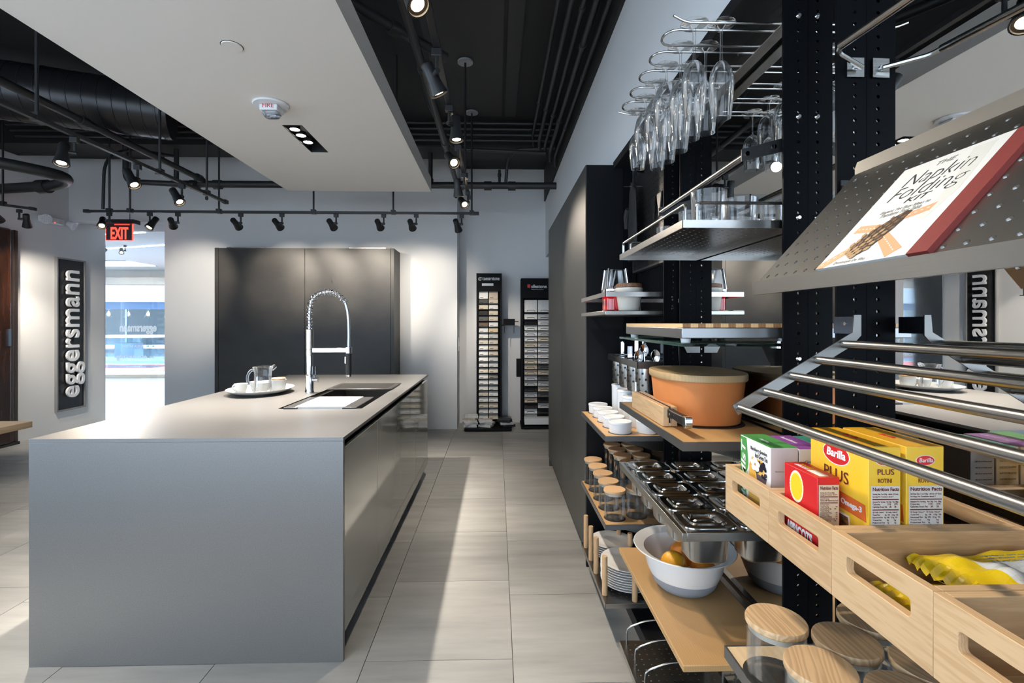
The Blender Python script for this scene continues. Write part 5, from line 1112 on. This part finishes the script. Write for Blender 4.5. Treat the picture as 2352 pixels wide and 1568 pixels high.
# rod rack
t = thing('rod_rack', 'slanted steel rack of five parallel rods over the crates', 'rack', (.57, .65, 1.2))
q0, q1 = V((.470, 0, 1.209)), V((.676, 0, 1.332))
for k in range(5):
    p = q0.lerp(q1, k / 4); build(MB().cyl((p.x, .932, p.z), (p.x, .30, p.z), .0078, n=18), 'rod', steel_y, t)
bd = (q1 - q0).normalized(); bn = V((-bd.z, 0, bd.x))
for y in (.9325, .2965):
    a, b = q0 - bd * .009, q1 + bd * .01
    mb = MB().prism([(a.x - bn.x * .011, a.z - bn.z * .011), (b.x - bn.x * .011, b.z - bn.z * .011), (b.x + .026, b.z + .012), (b.x + .026, b.z + .052), (b.x + .012, b.z + .052), (b.x + .009, b.z + .018), (b.x + bn.x * .011, b.z + bn.z * .011), (a.x + bn.x * .011, a.z + bn.z * .011)], lambda x, z, tt: (x, tt, z), y, y + .003)
    build(mb, 'side_bar', steel_shaded, t)
build(MB().box(.702, .7045, .9357, .9985, 1.352, 1.386), 'bracket', mat('bracket_blue_steel', (.12, .14, .18), .3, metal=1), t)
build(MB().cyl((.7005, .965, 1.372), (.7019, .965, 1.372), .004, n=12), 'screw', chrome, t)
# ---------------- crates
CZ0, CZ1 = .994, 1.086; cw = .1575; cx0, cx1, th = SF, .745, .0115
t = thing('crate_frame', 'steel side frame carrying the four wooden crates', 'frame', (.6, .67, .97))
build(MB().box(.49, .505, .352, .99, .980, .9935).box(.72, .735, .352, .99, .980, .9935).box(.49, .764, .9895, .9935, .965, .9935).box(.49, .764, .345, .349, .965, .9935), 'rail', black_metal, t)
def crate(label, y0, y1, slot=True):
    t = thing('wooden_crate', label, 'crate', ((cx0 + cx1) / 2, (y0 + y1) / 2, CZ0), 'wooden crates below the rod rack')
    fx = lambda a, c, tt: (tt, a, c)
    build(MB().holed((y0, CZ0, y1, CZ1), (y0 + .028, CZ0 + .046, y1 - .028, CZ0 + .068), .005, fx, cx0, cx0 + th, 4), 'front_board', ash, t, .0008, 50)
    build(MB().holed((y0, CZ0, y1, CZ1), (y0 + .028, CZ0 + .046, y1 - .028, CZ0 + .068), .005, fx, cx1 - th, cx1, 4), 'back_board', ash, t, .0008, 50)
    for y in (y0 + .0003, y1 - th - .0003): build(MB().box(cx0 + th + .0002, cx1 - th - .0002, y, y + th, CZ0, CZ1), 'side_board', ash_x, t, .0008)
    build(MB().box(cx0 + th + .0002, cx1 - th - .0002, y0 + th + .0005, y1 - th - .0005, CZ0 + .003, CZ0 + .009), 'bottom_board', wood('crate_base', (.30, .21, .12), (.38, .27, .16), 'X', 30, 3), t)
ce = [.985 - (cw + .0006) * k for k in range(5)]
for k, lb in enumerate(('wooden crate farthest along, holding the tea boxes', 'wooden crate with pasta boxes and the red raisin-style box', 'wooden crate with yellow snack bags', 'nearly empty wooden crate at the bottom right corner')): crate(lb, ce[k + 1], ce[k] - .0006)
cb = CZ0 + .0095
def carton(name, label, x0, x1, y0, y1, z1, body, topm=None, sidem=None):
    t = thing(name, label, 'box', ((x0 + x1) / 2, (y0 + y1) / 2, cb), 'food boxes in the crates')
    build(MB().box(x0, x1, y0, y1, cb, z1 - .0006), 'carton_body', body, t, .0008)
    build(MB().box(x0 + .0004, x1 - .0004, y0 + .0004, y1 - .0004, z1 - .0005, z1), 'top_flap', topm or body, t)
    if sidem: build(MB().box(x0 + .0006, x1 - .0006, y0 - .0004, y0 - .0001, cb, z1 - .001), 'side_panel', sidem, t)
    return t
def ft(t, x, y, z): return frame((x - .0008, y, z), (0, -1, 0), (0, 0, 1))      # on the aisle face
def st(t, x, y, z): return frame((x, y - .0012, z), (1, 0, 0), (0, 0, 1))       # on the near face
def fprint(t, x, pts, mt, nm, lift=.0003): return build(MB().prism([(p[0], p[1]) for p in pts], lambda a, c, tt: (tt, a, c), x - lift, x - lift * .3), nm, mt, t)
def sprint_(t, y, pts, mt, nm, lift=.0008): return build(MB().prism(pts, lambda a, c, tt: (a, tt, c), y - lift, y - lift * .6), nm, mt, t)
def ell(cy_, cz_, a, b, n=28): return [(cy_ + a * math.cos(2 * math.pi * i / n), cz_ + b * math.sin(2 * math.pi * i / n)) for i in range(n)]
green = mat('tea_green', (.07, .30, .07), .5); white_c = mat('carton_white', (.80, .79, .78), .5); lav = mat('carton_lavender', (.60, .53, .53), .6); purple = mat('tea_purple', (.26, .07, .33), .5)
yel = mat('pasta_yellow', (.86, .50, .02), .4, noise=((14, 14, 10), 2, (.90, .62, .08), .25)); yel2 = mat('pasta_gold', (.80, .42, .02), .4)
red = mat('raisin_red', (.62, .015, .02), .4); beige = mat('facts_beige', (.66, .52, .36), .6); grey_f = mat('facts_grey', (.66, .63, .58), .6); maroon = mat('ink_maroon', (.12, .012, .012), .6)
ink_w = mat('ink_white', (.82, .82, .80), .6); ylw = mat('ink_yellow', (.90, .58, .02), .5)
# green tea box
gx, gy0, gy1, gz = .490, .8605, .968, 1.150
t = carton('tea_box', 'green and white iced tea box in the farthest crate', gx, gx + .050, gy0, gy1, gz, white_c, green, lav)
fprint(t, gx, [(gy1 - .001, cb), (gy1 - .024, cb), (gy1 - .022, 1.07), (gy1 - .031, 1.10), (gy1 - .024, gz - .002), (gy1 - .001, gz - .002)], green, 'printed_band')
text('Ht MIsT', 'lettering', ink_w, t, frame((gx - .0008, gy1 - .0205, 1.015), (0, 0, 1), (0, 1, 0)), .02, width=.125, height=.016, ext=.0002, shear=.2, off=.0003)
text('TEA', 'lettering', ink_w, t, frame((gx - .0008, gy1 - .0305, 1.04), (0, 0, 1), (0, 1, 0)), .02, width=.05, height=.006, ext=.0002)
text('Blackberry Jasmine', 'lettering', ink, t, ft(t, gx, gy1 - .040, 1.131), .01, width=.056, height=.0085, ext=.0002)
text('Iced Green Tea', 'lettering', ink, t, ft(t, gx, gy1 - .056, 1.120), .01, width=.042, height=.0085, ext=.0002)
amber = mat('print_amber', (.70, .36, .03), .5, noise=((60, 60, 40), 4, (.80, .52, .14), .25))
fprint(t, gx, [(gy1 - .030, cb), (gy1 - .094, cb), (gy1 - .092, 1.09), (gy1 - .080, 1.118), (gy1 - .045, 1.118), (gy1 - .034, 1.10)], amber, 'printed_glass')
fprint(t, gx, [(gy1 - .066, 1.062), (gy1 - .086, 1.062), (gy1 - .096, 1.09), (gy1 - .060, 1.09)], mat('print_bowl', (.10, .09, .12), .3), 'printed_bowl', .0005)
m = MB(); rr = random.Random(8)
for k in range(26):
    a, q = rr.uniform(-.016, .016), rr.uniform(0, .026); m.prism(ell(gy1 - .078 + a, 1.088 + q, .0035, .0035, 8), lambda p, c, tt: (tt, p, c), gx - .0009 - .00002 * k, gx - .0005)
build(m, 'printed_berry', mat('berry_black', (.015, .014, .03), .25), t)
m = MB()
for k in range(5):
    a = 2 * math.pi * k / 5 + .3; m.prism(ell(gy1 - .058 + .010 * math.cos(a), 1.106 + .008 * math.sin(a), .0075, .0055, 12), lambda p, c, tt: (tt, p, c), gx - .0015 - .00003 * k, gx - .001)
build(m, 'printed_petal', mat('petal_white', (.80, .76, .78), .5), t)
text('Blackberry and Jasmine', 'lettering', ink2, t, st(t, gx + .008, gy0, 1.106), .006, width=.034, height=.0035, ext=.0001)
text('iced tea', 'lettering', ink_w, t, frame((gx + .016, .93, gz + .0002), (0, -1, 0), (1, 0, 0)), .01, width=.03, height=.007, ext=.0002)
# purple tea box and a second one behind it
t = carton('tea_box', 'purple-topped tea box behind the green one', .5435, .592, .862, .968, 1.147, white_c, purple)
text('Ginger', 'lettering', ink, t, st(t, .552, .862, 1.122), .006, width=.026, height=.006, ext=.0001); text('Green Tea', 'lettering', ink, t, st(t, .549, .862, 1.113), .006, width=.034, height=.006, ext=.0001)
text('Peach & Blossom', 'lettering', ink_w, t, frame((.562, .955, 1.1472), (0, -1, 0), (1, 0, 0)), .01, width=.05, height=.008, ext=.0002)
t = carton('tea_box', 'teal-topped tea box at the back of the farthest crate', .596, .640, .862, .968, 1.146, white_c, mat('tea_teal', (.04, .26, .18), .5))
for k in range(6): text('iced tea and herbal blend', 'lettering', ink2, t, st(t, .602, .862, 1.12 - .011 * k), .004, width=.032, height=.0035, ext=.0001)
t = carton('tea_box', 'grey and maroon tea box by the back board of the far crate', .644, .690, .862, .968, 1.152, mat('carton_grey', (.42, .41, .40), .6), mat('tea_maroon', (.16, .02, .03), .5))
for k in range(6): text('leaves grown in the hills', 'lettering', ink, t, st(t, .650, .862, 1.12 - .011 * k), .004, width=.032, height=.0035, ext=.0001)
# red box of apricots
ax0, ax1, ay0, ay1, az = .4855, .520, .7265, .8105, 1.139
t = carton('dried_fruit_box', 'red dried apricots box standing in the second crate', ax0, ax1, ay0, ay1, az, red)
fprint(t, ax0, ell(ay1 - .033, 1.109, .018, .0255), mat('sun_pale', (.90, .80, .35), .5), 'printed_sun', .0003)
m = MB()
for k in range(30):
    a = 2 * math.pi * k / 30; c_, s_ = math.cos(a), math.sin(a); w_ = .0009
    m.prism([(ay1 - .033 + .0156 * c_ + w_ * s_, 1.109 + .0222 * s_ - w_ * c_), (ay1 - .033 + .0178 * c_ + w_ * s_, 1.109 + .0252 * s_ - w_ * c_), (ay1 - .033 + .0178 * c_ - w_ * s_, 1.109 + .0252 * s_ + w_ * c_), (ay1 - .033 + .0156 * c_ - w_ * s_, 1.109 + .0222 * s_ + w_ * c_)], lambda p, c, tt: (tt, p, c), ax0 - .0006, ax0 - .0003)
build(m, 'printed_ray', ink_w, t)
fprint(t, ax0, ell(ay1 - .033, 1.109, .0148, .021), ylw, 'printed_disc', .0006)
text('SUN-MAID', 'lettering', ylw, t, ft(t, ax0, ay1 - .004, 1.064), .01, width=.076, height=.0165, ext=.0002, off=.0003)
text('MEDITERRANEAN', 'lettering', ink_w, t, ft(t, ax0, ay1 - .014, 1.0525), .01, width=.05, height=.005, ext=.0002)
text('APRICOTS', 'lettering', ink_w, t, ft(t, ax0, ay1 - .008, 1.030), .01, width=.066, height=.019, ext=.0002, off=.0004)
text('SUN-MAID', 'lettering', ylw, t, frame((ax0 + .018, ay1 - .012, az + .0002), (0, -1, 0), (1, 0, 0)), .01, width=.03, height=.006, ext=.0002); text('APRICOTS', 'lettering', ink_w, t, frame((ax0 + .009, ay1 - .012, az + .0002), (0, -1, 0), (1, 0, 0)), .01, width=.03, height=.007, ext=.0002)
build(MB().box(ax0 + .008, ax0 + .022, ay0 + .006, ay0 + .038, az + .0001, az + .0004), 'white_code_panel', ink_w, t)
def facts(t, x0, x1, y, z1, z0, bg, title, lines):
    sprint_(t, y, [(x0, z0), (x1, z0), (x1, z1), (x0, z1)], bg, 'facts_panel', .0007)
    w_ = x1 - x0 - .004
    text(title, 'lettering', maroon, t, frame((x0 + .002, y - .0012, z1 - .007), (1, 0, 0), (0, 0, 1)), .006, width=w_, height=.0052, ext=.0001, off=.0001)
    z = z1 - .0125; n = len(lines); dz = (z - z0) / n
    bars = MB()
    for k, (s_, fw) in enumerate(lines):
        if s_ == '-': bars.box(x0 + .002, x1 - .002, y - .0013, y - .0009, z, z + .0013)
        else: text(s_, 'lettering', maroon, t, frame((x0 + .002, y - .0012, z), (1, 0, 0), (0, 0, 1)), .004, width=w_ * fw, height=min(.0036, dz * .72), ext=.0001)
        z -= dz
    build(bars, 'printed_rule', maroon, t)
facts(t, ax0 + .002, ax1 - .0015, ay0, 1.128, 1.058, beige, 'Nutrition Facts', [('Serving Size 1/4 cup (40g)', .8), ('Servings Per Container  About 4', .95), ('-', 1), ('Amount Per Serving', .5), ('Calories 100  Calories from Fat 0', 1), ('-', 1), ('% Daily Value*', .5), ('Total Fat 0g              0%', .98), ('Saturated Fat 0g       0%', .9), ('Trans Fat 0g', .5), ('Cholesterol 0mg         0%', .98), ('Sodium 15mg              1%', .98), ('Potassium 380mg       11%', .98), ('Total Carbohydrate 25g  8%', .98), ('Dietary Fiber 3g      12%', .9), ('Sugars 21g', .4), ('Protein 1g', .4), ('-', 1), ('Vitamin A 10%  Vitamin C 2%', .98)])
# pasta boxes
def pasta(x0, x1, y0, y1, z1, label):
    t = carton('pasta_box', label, x0, x1, y0, y1, z1, yel, yel2)
    W = y1 - y0
    fprint(t, x0, ell(y0 + W * .52, z1 - .028, .030, .017), ink_w, 'logo_border', .0003); fprint(t, x0, ell(y0 + W * .52, z1 - .028, .0285, .0155), red, 'logo_oval', .0005)
    text('Barilla', 'lettering', ink_w, t, ft(t, x0, y0 + W * .52 + .021, z1 - .033), .01, width=.042, height=.013, ext=.0002, shear=.15, off=.0003)
    text('PLUS', 'lettering', maroon, t, ft(t, x0, y0 + W * .52 + .028, z1 - .068), .01, width=.054, height=.018, ext=.0002)
    fprint(t, x0, [(y0 + .006, z1 - .086), (y1 - .006, z1 - .078), (y1 - .006, z1 - .104), (y0 + .004, z1 - .110)], mat('pasta_orange', (.70, .13, .02), .5), 'printed_banner', .0004)
    text('ALA Omega-3', 'lettering', ink_w, t, ft(t, x0, y0 + W * .62, z1 - .099), .01, width=.068, height=.011, ext=.0002, off=.0003)
    fprint(t, x0, [(y0 + .034, z1 - .150), (y0 + .075, z1 - .150), (y0 + .075, z1 - .114), (y0 + .038, z1 - .114)], ink_w, 'window_border', .0003); fprint(t, x0, [(y0 + .037, z1 - .147), (y0 + .075, z1 - .147), (y0 + .075, z1 - .117), (y0 + .040, z1 - .117)], mat('pasta_window', (.10, .05, .02), .25, noise=((220, 120, 220), 3, (.30, .15, .06), .15)), 'printed_window', .0005)
    m = MB()
    for k in range(5): m.prism([(y0 + .010 + .003 * k, z1 - .175 + .011 * k), (y0 + .016 + .003 * k, z1 - .168 + .010 * k), (y0 + .008 + .002 * k, z1 - .163 + .011 * k)], lambda p, c, tt: (tt, p, c), x0 - .0004, x0 - .0001)
    build(m, 'printed_wheat', mat('wheat_orange', (.72, .22, .03), .5), t)
    xc = (x0 + x1) / 2; wd = x1 - x0
    sprint_(t, y0, [(xc + .014 * math.cos(a), z1 - .020 + .0075 * math.sin(a)) for a in [2 * math.pi * i / 24 for i in range(24)]], ink_w, 'logo_border', .0006); sprint_(t, y0, [(xc + .013 * math.cos(a), z1 - .020 + .0066 * math.sin(a)) for a in [2 * math.pi * i / 24 for i in range(24)]], red, 'logo_oval', .0009)
    text('Barilla', 'lettering', ink_w, t, frame((xc - .010, y0 - .0013, z1 - .0225), (1, 0, 0), (0, 0, 1)), .01, width=.020, height=.006, ext=.0002, shear=.15)
    text('PLUS', 'lettering', maroon, t, frame((xc - .012, y0 - .0013, z1 - .040), (1, 0, 0), (0, 0, 1)), .01, width=.024, height=.008, ext=.0002)
    text('ROTINI', 'lettering', maroon, t, frame((xc - .011, y0 - .0013, z1 - .0515), (1, 0, 0), (0, 0, 1)), .01, width=.020, height=.006, ext=.0002)
    facts(t, x0 + .003, x1 - .002, y0, z1 - .056, z1 - .135, grey_f, 'Nutrition Facts', [('Serving Size 2 oz (56g - about 1/7 box)', .98), ('Servings Per Container about 7', .8), ('-', 1), ('Amount Per Serving   Per 56g   Per 100g', .98), ('Calories           210     370', .95), ('Calories from Fat    20     30', .9), ('-', 1), ('% Daily Value*   % Daily Value*', .95), ('Total Fat         2g  3%   3.5g  5%', .98), ('Saturated Fat   0g  0%   0.5g  2%', .95), ('Trans Fat        0g        0g', .9), ('Polyunsat Fat   1g        2g', .9), ('Monounsat Fat  0.5g     1g', .9), ('Cholesterol     0mg 0%   0mg 0%', .98), ('Sodium        25mg 1%   45mg 2%', .98), ('Total Carbohydrate 38g 13%  67g 22%', .98), ('Dietary Fiber  4g 16%   7g 28%', .95), ('Sugars          2g        4g', .9)])
    sun = MB()
    text('Barilla', 'lettering', red, t, frame((xc - .006, y0 + W * .62, z1 + .0002), (0, -1, 0), (1, 0, 0)), .01, width=.03, height=.008, ext=.0002, shear=.15)
    return t
pasta(.530, .577, .6818, .810, 1.197, 'yellow pasta box standing behind the red apricots box')
pasta(.585, .640, .6818, .810, 1.197, 'second yellow pasta box nearer the mirror')
# snack bags
bagy = mat('bag_yellow', (.80, .56, .01), .25, spec=.6); bagw = mat('bag_white', (.72, .73, .72), .3)
def bag(label, c, L_, W_, T_, ang, seed, lines):
    c = V(c); t = thing('snack_bag', label, 'snack bag', c - V((0, 0, T_ * .5)), 'yellow snack bags in the third crate')
    rr = random.Random(seed); nu, nv = 44, 26; ph = [rr.uniform(0, 6.28) for _ in range(8)]
    M = Matrix.Translation(c) @ Matrix.Rotation(ang, 4, 'Z')
    def P(u, v, top):
        a = (1 - abs(2 * u - 1) ** 3) ** .6 if 0 < u < 1 else 0; bq = (1 - abs(2 * v - 1) ** 2.4) ** .6 if 0 < v < 1 else 0
        z = .5 * T_ * a * bq * (1 if top else -.6)
        if top: z += a * bq * T_ * (.20 * math.sin(9 * u + ph[0] + 4 * v) + .15 * abs(math.sin(13 * v + ph[1] + 7 * u)) + .09 * math.sin(21 * u - 11 * v + ph[2]))
        if top and (u < .07 or u > .93): z += .004 * math.sin(60 * v)
        return M @ V(((u - .5) * L_ * (1 - .05 * math.sin(8 * v + ph[3])), (v - .5) * W_ * (1 - .08 * math.sin(5 * u + ph[4])), z))
    yb, wb = MB(), MB()
    for top in (True, False):
        for i in range(nu):
            for j in range(nv):
                q = [P(i / nu, j / nv, top), P((i + 1) / nu, j / nv, top), P((i + 1) / nu, (j + 1) / nv, top), P(i / nu, (j + 1) / nv, top)]
                if not top: q = q[::-1]
                (wb if top and .24 < i / nu < .88 and .15 < j / nv < .62 else yb).add(q, [(0, 1, 2, 3)])
    for mb, nm, mt in ((yb, 'foil', bagy), (wb, 'printed_label', bagw)):
        build(mb, nm, mt, t, ang=70)
    for k, s_ in enumerate(lines):
        p = P(.34, .62 - .06 * k, True); q = P(.78, .62 - .06 * k, True); r_ = P(.34, .70 - .06 * k, True)
        mz = max(P(.34 + .05 * i, .63 - .06 * k, True).z for i in range(9)) + .0012
        text(s_, 'lettering', ink2, t, frame((p.x, p.y, mz), (q.x - p.x, q.y - p.y, 0), (r_.x - p.x, r_.y - p.y, 0)), .01, width=(q - p).length * .9, height=.004, ext=.0002)
bag('crumpled yellow snack bag on top in the third crate', (.648, .592, 1.052), .185, .124, .032, .08, 5, ['Ingredients: corn meal, oil', 'salt, cheese seasoning', 'Nutrition Facts'])
bag('yellow snack bag lying at the bottom of the third crate', (.60, .592, 1.016), .20, .118, .028, -.06, 9, [])
# jars shelf of bay 3
JZ3 = .711
t = wood_shelf('pale wooden shelf with wide jars at the bottom right', .30, .99, JZ3, wood('maple', (.66, .49, .29), (.72, .55, .34), 'Y', 20, 2), .024)
proto = None; GJ3 = 'wide wood-lidded jars in the nearest bay'
for k, (x, y, lb) in enumerate(((.523, .9, 'wide glass jar with striped wooden lid at the far front corner'), (.523, .775, 'wide glass jar with pale wooden lid, second along the front'), (.523, .65, 'wide glass jar, third along the front of the nearest shelf'),
                                (.612, .838, 'wide glass jar with dark wooden lid between the front and back rows'), (.612, .712, 'wide glass jar near the bottom edge in the middle row'), (.702, .9, 'wide glass jar under the crates beside the mirror, far one'), (.702, .775, 'wide glass jar beside the mirror, second along'))):
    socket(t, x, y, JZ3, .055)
    if proto is None: proto = jar_proto('wide_glass_jar', .0500, .094, wood('ash_lid_a', (.50, .33, .18), (.68, .47, .27), 'Y', 30, 14, .5, .12), lb, GJ3); proto.location = (x, y, JZ3 + .0016)
    else: q = copy_tree(proto, (x, y, JZ3 + .0016), lb, (.5, -.4, .25, 0, .6, -.2, .3)[k])
fit_text()
